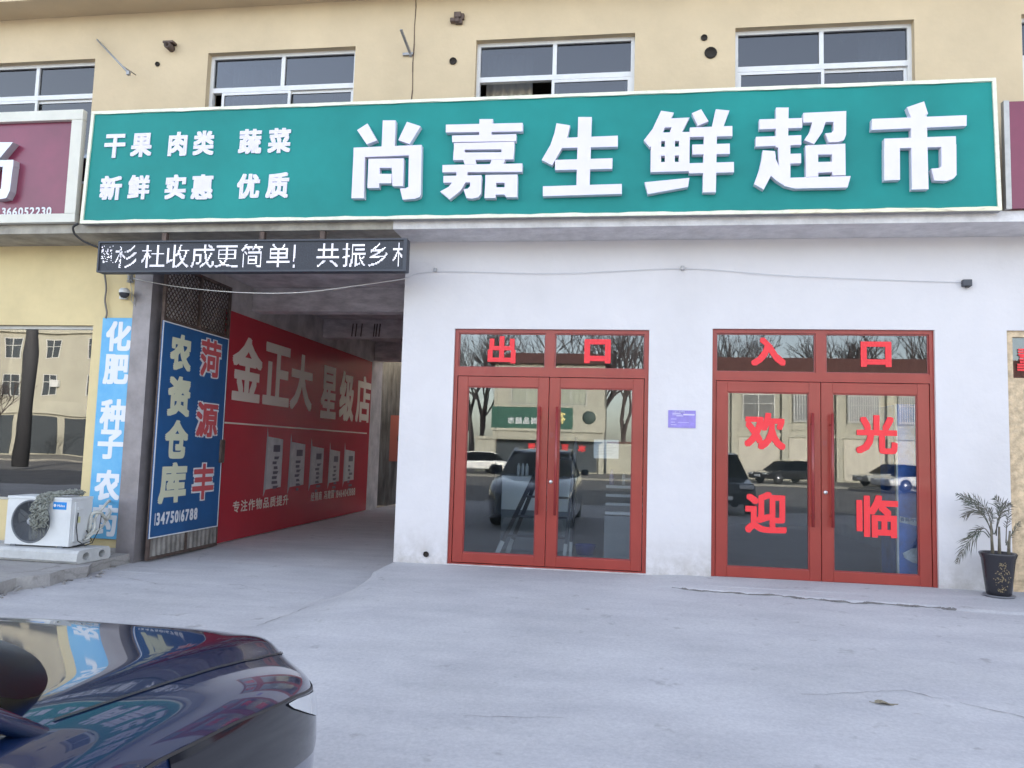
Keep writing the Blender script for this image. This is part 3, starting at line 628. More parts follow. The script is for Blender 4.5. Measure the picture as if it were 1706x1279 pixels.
text_line(b, '366052230', (p.x, y+.026, p.z+.0), PX, PZ, NY, .125, .16, wx=wd/(9*.125*1.22*.655)); tag(b.obj('lettering', M_print, ns), kind='stuff')
ns = empty('shop_sign', (3.98, -.63, 4.24), 'plain burgundy sign at the right edge with a thin silver edge', 'sign')
b = B(); b.box((3.955, -.62, 4.235), (10.5, -.57, 5.38)); b.obj('panel', M_burg, ns)
b = B(); b.box((3.90, -.625, 4.23), (3.953, -.56, 5.39)); b.obj('frame', M_alu2, ns)

# ------------------------------------------------------------------ led display
y = -.62; lx0, lx1, lz0, lz1 = -6.36, -2.475, 3.60, 3.985
led = empty('led_display', ((lx0+lx1)/2, y, lz0), 'long black led ticker display with white running characters hanging over the passage', 'led display')
b = B(); b.bevbox((lx0, y+.006, lz0), (lx1, y+.12, lz1), .012); b.box((lx0, y-.02, lz1-.02), (lx1, y+.006, lz1)); b.box((lx0, y-.02, lz0), (lx1, y+.006, lz0+.02)); b.box((lx0, y-.02, lz0+.02), (lx0+.02, y+.006, lz1-.02)); b.box((lx1-.04, y-.02, lz0+.02), (lx1, y+.006, lz1-.02)); b.obj('housing', M_led, led)
b = B(); b.box((lx0+.021, y-.002, lz0+.021), (lx1-.041, y+.0055, lz1-.021)); b.obj('screen', mat('led screen face', (.035, .038, .05), .6, var=.3, vscale=60), led)
def raster(ch, n=22):
    vs, fs, rim, (x0, y0, x1, y1) = glyph(ch); out = set(); s = max(x1-x0, y1-y0)
    tri = [[vs[i] for i in f] for f in fs]
    for j in range(n):
        for i in range(n):
            px, py = (i+.5)/n*1.0, (j+.5)/n*1.0-.12
            for t in tri:
                ins = None; ok = True
                for k in range(len(t)):
                    a, c = t[k], t[(k+1) % len(t)]; cr = (c[0]-a[0])*(py-a[1])-(c[1]-a[1])*(px-a[0])
                    if abs(cr) < 1e-12: continue
                    if ins is None: ins = cr > 0
                    elif ins != (cr > 0): ok = False; break
                if ok: out.add((i, j)); break
    return out
cellp = [('杉', 191, 231, 1), ('杜', 235, 277, 0), ('收', 275, 317, 0), ('成', 317, 359, 0), ('更', 357, 399, 0), ('简', 400, 441, 0), ('单', 443, 485, 0), ('！', 484, 520, 0), ('共', 526, 567, 0), ('振', 569, 611, 0), ('乡', 611, 651, 0), ('村', 653, 695, 0)]
N = 24
def dot(b, x, z, s): b.add([(x, y-.004, z), (x+s, y-.004, z), (x+s, y-.004, z+s), (x, y-.004, z+s)], [(0, 1, 2, 3)])
for ch, xa, xb, scr in cellp:
    b = B()
    if ch == '！':
        p = at(489, 428, y)
        for j in range(22):
            if j in (3, 4, 5): continue
            dot(b, p.x, lz0+.05+j*.0125, .0085); dot(b, p.x+.0125*(1 if j > 8 or j < 3 else 0), lz0+.05+j*.0125, .0085)
        tag(b.obj('led_character', M_ledp, led, fix=False), kind='stuff'); continue
    p0 = at(xa, 428, y).x; p1 = at(xb, 428, y).x; s = (p1-p0)/N; sz = .305/N
    for (i, j) in raster(ch, N):
        if scr and random.random() < .35 and i < 12: continue
        x = p0+i*s; z = lz0+.045+j*sz
        if x+s > lx1-.045: continue
        b.add([(x, y-.004, z), (x+s*.72, y-.004, z), (x+s*.72, y-.004, z+sz*.72), (x, y-.004, z+sz*.72)], [(0, 1, 2, 3)])
    tag(b.obj('led_character', M_ledp, led, fix=False), kind='stuff')
p0 = at(169, 428, y).x; b = B()
for _ in range(60): dot(b, p0+random.randint(0, 12)*.013, lz0+.12+random.randint(0, 16)*.0127, .0085)
tag(b.obj('led_character', M_ledp, led, fix=False), kind='stuff')
for px in (278, 440, 540): p = at(px, 396, -.5); b = B(); b.bevbox((p.x-.03, -.56, lz1-.005), (p.x+.03, -.50, SOF-.002), .004); b.obj('bracket', M_steel, led)

# ------------------------------------------------------------------ vertical signs
vsn = empty('vertical_sign', (-6.45, -.03, .33), 'narrow light blue vertical board listing fertiliser, seed and pesticide beside the passage', 'sign')
vx0, vx1, vz0, vz1 = -6.675, -6.20, .33, 3.145
b = B(); b.bevbox((vx0, -.035, vz0), (vx1, -.003, vz1), .004); b.obj('panel', M_ltblue, vsn)
for ch, yc, hh in (('化', 560, 50), ('肥', 615, 50), ('种', 690, 50), ('子', 740, 48), ('农', 808, 50), ('药', 867, 50)):
    t = (yc-530)/(897-530); xc = 200-28*t; s = 23
    p = at(xc-s, yc+hh/2, -.036); q = at(xc+s, yc-hh/2, -.036)
    b = B(); glyph_box(b, ch, (p.x, -.0365, p.z), PX*(q.x-p.x), PZ*(q.z-p.z), NY, .015); b.obj('letter', M_print, vsn)

# folding gate leaf turned in against the passage wall
gate = empty('folding_gate', (-5.9, .06, .06), 'rusty steel gate leaf with lattice top folded back against the passage wall', 'gate')
gx = -5.90; gy0, gy1 = .06, 1.74
b = B()
for yy in (gy0, (gy0+gy1)/2, gy1-.04): b.box((gx-.02, yy, .07), (gx+.02, yy+.04, 3.92))
for zz in (.07, .42, 3.14, 3.88): b.box((gx-.018, gy0+.04, zz), (gx+.018, gy1-.04, zz+.04))
b.obj('frame', M_steel, gate)
b = B(); zA, zB = 3.18, 3.88; st = .085
for sg in (1, -1):
    yv = gy0-1
    while yv < gy1+1:
        # clip the diagonal to the panel
        p = []
        za, zb = zA, zB; ya, yb = yv, yv+sg*(zB-zA)
        t0, t1 = 0, 1; dy = yb-ya
        for lim, sgnn in ((gy0+.04, 1), (gy1-.04, -1)):
            fa = (ya-lim)*sgnn; fb = (yb-lim)*sgnn
            if fa < 0 and fb < 0: t0 = 2
            elif fa < 0: t0 = max(t0, fa/(fa-fb))
            elif fb < 0: t1 = min(t1, fa/(fa-fb))
        if t0 < t1: b.bar((gx+.004*sg, ya+dy*t0, za+(zb-za)*t0), (gx+.004*sg, ya+dy*t1, za+(zb-za)*t1), .006, .014, up=(1, 0, 0))
        yv += st
b.obj('lattice', M_steel, gate)
b = B(); n = 60; vs = []
for i in range(n+1):
    yv = gy0+.04+(gy1-gy0-.08)*i/n; xx = gx+.006+(.012 if i % 4 in (0, 1) else -.004); vs += [(xx, yv, .11), (xx, yv, .42)]
b.add(vs, [(2*i, 2*i+2, 2*i+3, 2*i+1) for i in range(n)]); b.obj('corrugated_panel', mat('dirty galvanised sheet', (.30, .28, .26), .6, .3, var=.4, vscale=5), gate)
b = B(); b.bevbox((gx+.0, 1.62, 1.28), (gx+.06, 1.74, 1.62), .01); b.obj('latch', M_steel, gate)
gs = empty('gate_sign', (-5.87, .9, .34), 'deep blue board with cream and red characters and a phone number fixed to the gate', 'sign')
XG = -5.868
b = B(); b.box((XG-.012, .035, .345), (XG, 1.70, 3.13)); b.obj('panel', M_blue, gs)
b = B()
for a, c in (((.035, .345), (1.70, .36)), ((.035, 3.115), (1.70, 3.13)), ((.035, .36), (.05, 3.115)), ((1.685, .36), (1.70, 3.115))): b.box((XG, a[0], a[1]), (XG+.004, c[0], c[1]))
b.obj('frame', M_print, gs)
def xglyph(b, ch, xa, ya, xb, yb, X, bold, lift=0.0):
    """character box given by the photo's corners on a wall facing +X"""
    p = atX(xa, yb, X); q = atX(xb, yb, X); r_ = atX((xa+xb)/2, ya, X); s_ = atX((xa+xb)/2, yb, X)
    glyph_box(b, ch, (X+.001, p.y, (p.z+q.z)/2), Vector((0, q.y-p.y, 0)), PZ*(r_.z-s_.z), PX, bold, 0, 0, lift)
for ch, bx in (('农', (281, 556, 317, 618)), ('资', (277, 626, 315, 694)), ('仓', (272, 699, 311, 764)), ('库', (262, 770, 308, 838))): b = B(); xglyph(b, ch, *bx, XG, .026); b.obj('letter', M_cprint, gs)
for ch, bx in (('菏', (330, 563, 367, 630)), ('源', (323, 668, 362, 730)), ('丰', (317, 770, 355, 834))): b = B(); b2 = B(); xglyph(b, ch, *bx, XG, .046); xglyph(b2, ch, bx[0]+1.5, bx[1]+2, bx[2]-1.5, bx[3]-2, XG, .016, .004); lt = b.obj('letter', M_print, gs); b2.obj('letter_face', M_rprint, lt)
b = B(); p = atX(254, 876, XG); q = atX(356, 862, XG); wd = q.y-p.y
text_line(b, '13475016788', (XG+.001, p.y+.025, .50), Vector((0, 1, 0)), PZ, PX, .19, .20, wx=(wd-.03)/(11*.19*1.22*.65)); tag(b.obj('lettering', M_print, gs), kind='stuff')

# red banner on the passage wall
XB = -5.97
rb_ = empty('wall_banner', (-5.97, 5.2, .06), 'large glossy red printed banner along the passage wall with a row of product bags', 'banner')
b = B(); b.box((XB-.02, 1.78, .07), (XB, 8.68, 3.60)); b.obj('panel', M_banner, rb_)
b = B()
C6 = crop(340, 480, 2.906)
def xg6(b, ch, x0, y0t, x1, y1t, y0b, y1b, bold):
    """box whose left edge is x0 (y0t..y0b) and right edge x1 (y1t..y1b) in the crop"""
    A = atX(*C6(x0, y0b), XB); T = atX(*C6(x0, y0t), XB); A2 = atX(*C6(x1, y1b), XB); T2 = atX(*C6(x1, y1t), XB)
    z0 = (A.z+A2.z)/2; z1 = (T.z+T2.z)/2
    glyph_box(b, ch, (XB+.001, A.y, z0), Vector((0, A2.y-A.y, 0)), PZ*(z1-z0), PX, bold)
for a_ in (('金', 125, 210, 272, 255, 545, 553), ('正', 280, 250, 408, 290, 560, 578), ('大', 412, 300, 518, 335, 582, 600), ('星', 560, 365, 635, 385, 628, 634), ('级', 650, 395, 720, 408, 640, 648), ('店', 730, 415, 800, 430, 648, 655)):
    b = B(); xg6(b, *a_, .035); b.obj('letter', M_bprint, rb_)
b = B(); z = 1.88; b.box((XB+.001, 1.84, z-.012), (XB+.003, 8.5, z+.012)); b.obj('line', M_bprint, rb_)
for i, (x0, x1, yt, yb) in enumerate(((285, 368, 730, 1000), (402, 478, 755, 990), (505, 570, 775, 965), (597, 650, 790, 960), (670, 722, 790, 950))):
    A = atX(*C6(x0, yb), XB); A2 = atX(*C6(x1, yb), XB); T = atX(*C6((x0+x1)/2, yt), XB); zb = .80 ; zt2 = T.z; w2 = A2.y-A.y
    b = B(); X = XB+.0015
    b.quad([(X, A.y+.12*w2, zb), (X, A2.y, zb+.02), (X, A2.y, zt2), (X, A.y+.12*w2, zt2+.04)]); b.quad([(X, A.y, zb-.12), (X, A.y+.12*w2, zb), (X, A.y+.12*w2, zt2+.04), (X, A.y+.05*w2, zt2+.2)], 1)
    X2 = X+.0006
    rr = random.Random(i)
    b.quad([(X2, A.y+.45*w2, zt2-.1), (X2, A.y+.85*w2, zt2-.1), (X2, A.y+.85*w2, zt2-.22), (X2, A.y+.45*w2, zt2-.22)], 2)
    for k in range(7):
        zz = zt2-.3-k*.085; a0 = .5+rr.uniform(-.1, .05); b.quad([(X2, A.y+a0*w2, zz), (X2, A.y+(a0+rr.uniform(.15, .35))*w2, zz), (X2, A.y+(a0+rr.uniform(.15, .35))*w2, zz-.05), (X2, A.y+a0*w2, zz-.05)], 2)
    b.obj('product_picture', [mat('printed white bag', (.58, .55, .55), .5, var=.2, vscale=5), mat('printed bag side', (.42, .40, .42), .5), mat('printed dark marks', (.12, .10, .13), .6)], rb_, fix=False)
b = B(); p = atX(385, 875, XB); q = atX(480, 850, XB); text_line(b, '专注作物品质提升', (XB+.001, p.y, .48), Vector((0, 1, 0)), PZ, PX, .2, .1, wx=(q.y-p.y)/(8*1.06*.2)); 
p = atX(517, 840, XB); q = atX(600, 838, XB); text_line(b, '经销商 冯建国 18464043888', (XB+.001, p.y, .47), Vector((0, 1, 0)), PZ, PX, .19, .1, wx=(q.y-p.y)/(6*1.06*.19+.19+11*.19*1.22*.65)); tag(b.obj('lettering', M_bprint, rb_), kind='stuff')

# wall across the yard behind the passage
b = B(); b.box((-12, 11.4, -.05), (-1.5, 11.6, 4.6)); tag(b.obj('yard_wall', mat('streaky grey render', (.15, .17, .21), .9, var=.55, vscale=3, streak=(3, 3, .35), bump=.4), origin=(-3, 11.4, 0)), 'tall streaky grey wall closing the yard behind the passage', 'wall')
p = at(656, 725, 11.38); q = at(664, 690, 11.38)
b = B(); p = at(648, 768, 11.38); q = at(664, 692, 11.38); b.box((p.x, 11.375, p.z), (p.x+.75, 11.395, q.z)); pcx, pcz = p.x+.38, (p.z+q.z)/2
ps = b.obj('poster', mat('faded red poster', (.38, .13, .12), .5), origin=(pcx, 11.38, pcz)); tag(ps, 'small faded red poster on the grey yard wall at the end of the passage', 'poster')
q = B(); q.lathe([(0, -.004), (.17, -.004), (.17, 0)], (pcx, 11.374, pcz), 20, axis='y'); q.obj('emblem', mat('poster dark print', (.09, .05, .05), .6), ps)

# ------------------------------------------------------------------ outdoor unit on its slab
sb = B(); s0, s1 = -9.2, -6.03; sy0, sy1 = -.98, -.42; z0, z1 = .17, .315
prof = [(sy0+.0, z0+.03), (sy0+.03, z0), (sy1-.03, z0), (sy1, z0+.03), (sy1-.01, z1-.03), (sy1-.04, z1), (sy0+.04, z1), (sy0+.01, z1-.03)]
k = len(prof); hol = []
for cy in (sy0+.15, sy1-.15): hol.append([(cy+.055*math.cos(t*2*PI/12), (z0+z1)/2+.045*math.sin(t*2*PI/12)) for t in range(12)])
sb.add([(s0, a, c) for a, c in prof]+[(s1, a, c) for a, c in prof], [(i, (i+1) % k, k+(i+1) % k, k+i) for i in range(k)]+[tuple(range(k))])
bmh = bmesh.new()
def loop(bm, pts, x): 
    vs = [bm.verts.new((x, a, c)) for a, c in pts]; return [bm.edges.new((vs[i], vs[(i+1) % len(vs)])) for i in range(len(vs))]
es = loop(bmh, prof, s1); 
for h in hol: es += loop(bmh, h, s1)
bmesh.ops.triangle_fill(bmh, edges=es, use_beauty=True); bmh.verts.index_update()
sb.add([v.co[:] for v in bmh.verts], [[v.index for v in f.verts] for f in bmh.faces]); bmh.free()
for h in hol:
    k = len(h); sb.add([(s1, a, c) for a, c in h]+[(s1-.6, a, c) for a, c in h], [(i, (i+1) % k, k+(i+1) % k, k+i) for i in range(k)]+[tuple(range(k, 2*k))])
slab = sb.obj('concrete_slab', mat('smooth precast concrete', (.50, .50, .49), .85, var=.15, vscale=6, bump=.3), origin=(-7.5, -.7, .17)); tag(slab, 'precast hollow-core concrete slab lying flat under the air conditioner unit', 'slab')
slab.rotation_euler.z = -.03
ac = empty('air_conditioner', (-6.85, -.7, .315), 'white outdoor air conditioner unit with a round fan grille and blue badge', 'air conditioner')
ax0, ax1, ay0, ay1, az0, az1 = -7.10, -6.28, -.86, -.50, .335, .88
b = B(); fc = (at(51, 872, -.86).x, .605); R_ = .238
bm = bmesh.new()
pr = [(ax0+.02, az0), (ax1-.05, az0), (ax1, az0+.0), (ax1, az1-.02), (ax1-.02, az1), (ax0+.04, az1), (ax0, az1-.04), (ax0, az0+.0)]
def loopz(bm, pts, y):
    vs = [bm.verts.new((a, y, c)) for a, c in pts]; return [bm.edges.new((vs[i], vs[(i+1) % len(vs)])) for i in range(len(vs))]
es = loopz(bm, pr, ay0)+loopz(bm, [(fc[0]+R_*math.cos(t*2*PI/40), fc[1]+R_*math.sin(t*2*PI/40)) for t in range(40)], ay0)
bmesh.ops.triangle_fill(bm, edges=es, use_beauty=True); bm.verts.index_update(); b.add([v.co[:] for v in bm.verts], [[v.index for v in f.verts] for f in bm.faces]); bm.free()
k = len(pr); b.add([(a, ay0, c) for a, c in pr]+[(a, ay1, c) for a, c in pr], [(i, (i+1) % k, k+(i+1) % k, k+i) for i in range(k)]+[tuple(range(k, 2*k))])
b.bevbox((ax0-.004, ay0-.006, az1-.02), (ax1+.006, ay1+.004, az1+.012), .006)
b.obj('casing', M_ac, ac)
b = B(); b.lathe([(R_+.012, -.006), (R_+.012, .0), ], (fc[0], ay0, fc[1]), 40, axis='y'); b.lathe([(R_+.012, -.006), (R_, -.012), (R_-.012, 0), (R_-.014, .09), (0.0, .10)], (fc[0], ay0, fc[1]), 40, axis='y'); b.obj('fan_well', M_acd, ac)
b = B()
for rr in [.05+.0145*i for i in range(13)]:
    b.tube([(fc[0]+rr*math.cos(t*2*PI/36), ay0-.006-.012*(1-(rr/R_)**2), fc[1]+rr*math.sin(t*2*PI/36)) for t in range(37)], .0022, 4, cap=False)
for t in range(8):
    a = t*PI/4+.2; b.bar((fc[0]+.04*math.cos(a), ay0-.014, fc[1]+.04*math.sin(a)), (fc[0]+R_*math.cos(a), ay0-.003, fc[1]+R_*math.sin(a)), .006, .004)
b.obj('grille', mat('dark grille wire', (.10, .11, .125), .4), ac)
b = B(); b.lathe([(0, -.024), (.034, -.022), (.040, -.012), (.040, 0)], (fc[0], ay0, fc[1]), 20, axis='y'); b.obj('grille_hub', mat('grille hub', (.30, .31, .34), .4), ac)
b = B()
for t in range(3):
    a = t*2*PI/3+.5; vs = []
    for s_ in range(7):
        r0 = .05+.17*s_/6
        for aa, yy in ((a-.42, .03), (a, .05), (a+.42, .075)): vs.append((fc[0]+r0*math.cos(aa+.3*s_/6), ay0+yy, fc[1]+r0*math.sin(aa+.3*s_/6)))
    b.add(vs, [(3*i+j, 3*i+j+1, 3*i+j+4, 3*i+j+3) for i in range(6) for j in range(2)], 0, True)
b.obj('fan', mat('fan blade', (.20, .21, .22), .5), ac)
b = B(); bx = (-6.51, -6.34, .755, .84); b.box((bx[0], ay0-.003, bx[2]), (bx[1], ay0, bx[3])); bd = b.obj('badge', mat('bright blue badge', (.0, .22, .62), .35), ac)
b = B(); text_line(b, 'Midea', (-6.455, ay0-.0032, .785), PX, PZ, NY, .034, .1); b.add([(-6.487+.018*math.cos(t*2*PI/16)*(1), ay0-.0035, .80+.018*math.sin(t*2*PI/16)) for t in range(16)], [tuple(range(16))]); tag(b.obj('badge_lettering', M_print, ac), kind='stuff')
b = B(); b.bevbox((ax1, ay0+.05, az0+.05), (ax1+.02, ay0+.2, az1-.04), .006); b.bevbox((ax1+.02, ay0+.08, az1-.13), (ax1+.035, ay0+.17, az1-.10), .004); b.obj('side_cover', M_ac, ac)
b = B(); b.box((ax1+.0205, ay0+.09, .60), (ax1+.022, ay0+.14, .67)); b.obj('sticker', mat('pale yellow sticker', (.6, .58, .3), .6), ac)
b = B()
for xx in (ax0+.08, ax1-.14): b.bevbox((xx, ay0-.01, .314), (xx+.07, ay1+.01, .338), .004)
b.obj('foot', M_acd, ac)
b = B()
def curly(P_, r_): 
    P_ = [Vector(p) for p in P_]; o_ = []
    for i in range(len(P_)-1):
        p0, p1, p2, p3 = P_[max(i-1, 0)], P_[i], P_[i+1], P_[min(i+2, len(P_)-1)]
        for k in range(5): t = k/5; o_.append(.5*((2*p1)+(p2-p0)*t+(2*p0-5*p1+4*p2-p3)*t*t+(3*p1-p0-3*p2+p3)*t**3))
    o_.append(P_[-1]); b.tube(o_, r_, 8)
curly([(ax1+.01, -.58, .42), (ax1+.05, -.60, .44), (ax1+.10, -.57, .52), (ax1+.05, -.5, .64), (ax1+.07, -.42, .74), (ax1+.03, -.25, .82), (ax1-.1, -.05, .8)], .017)
curly([(ax1+.01, -.62, .39), (ax1+.06, -.64, .40), (ax1+.09, -.58, .46), (ax1+.10, -.45, .52), (ax1+.06, -.35, .55), (ax1+.02, -.2, .66), (ax1-.1, -.05, .7)], .014)
curly([(ax1+.01, -.54, .46), (ax1+.04, -.56, .55), (ax1+.02, -.52, .68), (ax1+.08, -.46, .70), (ax1+.05, -.3, .60), (ax1-.1, -.05, .62)], .02)
b.obj('pipe', M_gpipe, ac)
b = B(); b.tube([(ax1+.035, -.78, .72), (ax1+.04, -.80, .55), (ax1+.06, -.79, .40), (ax1+.12, -.74, .34), (ax1+.12, -.62, .36), (ax1+.11, -.5, .5), (ax1+.06, -.4, .7)], .006, 6); b.tube([(ax1+.02, -.6, .5), (ax1+.1, -.6, .38), (ax1+.02, -.75, .335), (ax1-.05, -.88, .33)], .006, 6); b.obj('cable', M_black, ac)
# rope heap draped over the unit
b = B(); path = [(-6.63, -.915, .50), (-6.63, -.925, .63), (-6.63, -.925, .77), (-6.60, -.87, .895), (-6.52, -.75, .925), (-6.42, -.66, .94), (-6.34, -.60, .92)]
def pth(t):
    t = max(0, min(.9999, t))*(len(path)-1); i = int(t); f_ = t-i; return Vector(path[i]).lerp(Vector(path[i+1]), f_)
rr = random.Random(3)
for k in range(150):
    t0 = rr.uniform(0, .9); t1 = min(1, t0+rr.uniform(.06, .22)); off = rr.uniform(-.10, .10)*(1.15-.35*t0); ph = rr.uniform(0, 6); pts_ = []
    n = 9
    for i in range(n):
        t = t0+(t1-t0)*i/(n-1); p = pth(t); side = off+.022*math.sin(ph+i*1.4); h = .022*math.sin(ph*2+i*1.1)+rr.uniform(0, .03)
        d = Vector((1, 0, 0)) if t < .6 else Vector((.35, -.9, 0)).normalized()
        nrm = Vector((0, -1, 0)) if t < .35 else (Vector((0, -.7, .7)) if t < .5 else PZ)
        edge = 1-(abs(off)/.12)**2
        pts_.append(p+d*side+nrm*(h*edge))
    b.tube(pts_, .0065, 5)
for k in range(8): x = -6.63+rr.uniform(-.08, .08); b.tube([(x, -.92, .53), (x+rr.uniform(-.02, .02), -.92, .46), (x+rr.uniform(-.03, .03), -.91, .41+rr.uniform(0, .05))], .003, 4)
tag(b.obj('rope_heap', M_rope, origin=(-6.5, -.75, .9)), 'tangled heap of old grey rope draped over the air conditioner unit', 'rope')

# ------------------------------------------------------------------ things on the walls
def blob_holes(name, x, z, r, label, stub=False):
    b = B()
    b.lathe([(r*.75, .012), (r, .0), (r*1.15, -.006), (r*1.05, -.018), (r*.85, -.016), (r*.8, -.006), (0, -.004)], (x, -.002, z), 14, axis='y'); return b  # no cavity is cut: the raised disc's near-black colour paints the shade inside
t = empty('exhaust_stub', (-5.99, -.02, 6.77), 'dark exhaust stub with a drip cap high on the cream wall', 'pipe stub')
b = B(); b.lathe([(.045, .0), (.045, -.12), (.03, -.125), (.028, -.02), (0, -.02)], (-5.99, -.001, 6.76), 14, axis='y'); b.obj('pipe', M_steel, t)
b = B(); b.bevbox((-6.07, -.10, 6.80), (-5.92, -.0, 6.83), .006); b.obj('cap', M_steel, t)
for px, py, r, lab in ((263, 107, .028, 'small dark hole in the cream wall below the exhaust stub'), (755, 102, .042, 'small dark hole in the cream wall below the broken vent, beside the joint crack'), (1173, 63, .035, 'smaller upper hole of the pair in the cream wall left of the third sign-top window'), (1184, 88, .065, 'larger lower hole of the pair in the cream wall left of the third sign-top window')):
    p = at(px, py, 0); b = blob_holes('wall_hole', p.x, p.z, r, lab); o = b.obj('wall_hole', mat('painted hole shade', (.03, .024, .02), .95), origin=(p.x, 0, p.z)); tag(o, lab, 'hole')
p = at(710, 923, 0); b = blob_holes('h', p.x, p.z, .03, ''); tag(b.obj('wall_hole', MATS['painted hole shade'], origin=(p.x, 0, p.z)), 'round drain hole low in the white wall left of the exit doors', 'hole')
p = at(762, 32, 0); b = B(); rr = random.Random(5)
for k in range(7):
    dx, dz, s = rr.uniform(-.05, .05), rr.uniform(-.06, .06), rr.uniform(.025, .05)
    b.bevbox((p.x+dx-s, -.04-rr.random()*.03, p.z+dz-s*.8), (p.x+dx+s, .0, p.z+dz+s*.8), .008)
tag(b.obj('broken_vent', M_steel, origin=(p.x, 0, p.z)), 'broken patched vent stub at the top of the cream wall above the small hole', 'vent')
# clothes-pole brackets
p0 = at(162, 66, -.05); p1 = at(214, 121, -.42); b = B(); b.tube([p0, p0.lerp(p1, .5), p1], .013, 8); b.tube([p0.lerp(p1, .78), p0.lerp(p1, .78)+Vector((0, .3, .02))], .008, 6); b.bevbox((p1.x-.02, p1.y-.02, p1.z-.03), (p1.x+.02, p1.y+.02, p1.z+.02), .004)
tag(b.obj('wall_bracket', M_steelgrey, origin=(p0.x, 0, p0.z)), 'long thin slanting rod sticking out of the cream wall by the leftmost window', 'bracket')
p0 = at(668, 49, -.3); p1 = at(684, 90, -.02); b = B(); b.bar(p0, p1, .03, .02); b.bar((p1.x-.1, -.02, p1.z), (p1.x+.03, -.02, p1.z+.005), .03, .03); b.bar(p1, (p1.x, 0, p1.z-.02), .03, .03)
tag(b.obj('wall_bracket', M_steelgrey, origin=(p1.x, 0, p1.z)), 'short slanting flat bar bracket beside the vertical joint crack', 'bracket')
# security dome camera
sc_ = empty('security_camera', (-6.44, -.05, 3.48), 'white dome security camera on the cream pillar under the led display', 'camera')
pc = at(207, 488, -.17)
b = B(); b.bevbox((pc.x-.155, -.05, pc.z-.05), (pc.x-.06, -.0, pc.z+.06), .008); b.bar((pc.x-.1, -.04, pc.z+.02), (pc.x, -.14, pc.z+.03), .035, .03); b.obj('bracket', M_ac, sc_)
b = B(); b.lathe([(0, .065), (.045, .06), (.062, .035), (.064, .0)], (pc.x, -.17, pc.z), 20); b.obj('housing', M_ac, sc_)
b = B(); b.lathe([(.064, .0), (.058, -.03), (.035, -.06), (0, -.068)], (pc.x, -.17, pc.z), 20); b.obj('dome', mat('smoked dome', (.03, .03, .035), .12, spec=.8), sc_)
b = B(); rr = random.Random(9); p = at(218, 462, -.04)
for k in range(10):
    q = [Vector((p.x+rr.uniform(-.05, .05), -.03-rr.random()*.05, p.z+rr.uniform(-.08, .06))) for _ in range(5)]; b.tube(q, .005, 5)
b.tube([(p.x+.0, -.05, p.z-.05), (p.x+.04, -.05, p.z-.2), (p.x+.03, -.04, p.z-.3), (p.x+.10, -.05, p.z-.38), (p.x+.09, -.06, p.z-.27), (p.x+.02, -.05, p.z-.2)], .004, 5)
tag(b.obj('wire_tangle', mat('grey white wire', (.5, .5, .5), .6), origin=(p.x, 0, p.z)), 'tangle of pale wires above the dome camera', 'wires')
# cables
def cable(pts_, r, m, lab, cat='cable'):
    b = B(); P = [Vector(p) for p in pts_]; out = []
    for i in range(len(P)-1):
        p0, p1, p2, p3 = P[max(i-1, 0)], P[i], P[i+1], P[min(i+2, len(P)-1)]
        for k in range(6):
            t = k/6; out.append(.5*((2*p1)+(p2-p0)*t+(2*p0-5*p1+4*p2-p3)*t*t+(3*p1-p0-3*p2+p3)*t**3))
    out.append(P[-1]); b.tube(out, r, 6); o = b.obj('cable', m, origin=P[0]); tag(o, lab, cat); return o
cable([at(131, 372, -.69), at(122, 378, -.70), at(125, 390, -.66), at(140, 402, -.6), at(163, 412, -.56)], .013, M_black, 'thick black cable looping from the sign corner down into the led display')
cable([at(174, 455, -.06), at(177, 480, -.045), at(175, 500, -.045), at(178, 520, -.045), at(176, 530, -.04)], .012, mat('grey conduit', (.2, .18, .16), .7), 'grey cable running down the cream wall onto the light blue vertical board')
cable([at(222, 464, -.08), at(300, 478, -.25), at(400, 487, -.35), at(500, 487, -.38), at(600, 475, -.3), at(676, 464, -.03)], .006, mat('pale cable', (.6, .58, .55), .6), 'pale thin cable sagging across the mouth of the passage')
cable([at(676, 463, -.02), at(726, 452, -.02), at(930, 455, -.03), at(1137, 447, -.02), at(1300, 458, -.03), at(1480, 466, -.02), at(1608, 470, -.02)], .0035, mat('white painted cable', (.62, .62, .64), .7), 'thin whitewashed cable strung across the white wall above the doors')
for px, py, s, lab in ((726, 450, .018, 'tiny cable clip on the white wall near the passage corner'), (1137, 447, .02, 'tiny cable clip on the white wall between the two door pairs'),):
    p = at(px, py, 0); b = B(); b.bevbox((p.x-s, -.04, p.z-s*1.2), (p.x+s, 0, p.z+s*1.2), .004); tag(b.obj('cable_clip', M_steelgrey, origin=(p.x, 0, p.z)), lab, 'clip')
p = at(1609, 472, 0); jb = empty('junction_box', (p.x, 0, p.z), 'small black box at the end of the cable high on the white wall', 'box')
b = B(); b.bevbox((p.x-.05, -.06, p.z-.04), (p.x+.045, 0, p.z+.035), .008); b.obj('housing', mat('dark grey plastic', (.06, .065, .08), .5), jb)
b = B(); b.bevbox((p.x-.02, -.075, p.z-.055), (p.x+.02, -.02, p.z-.04), .004); b.obj('gland', M_black, jb)
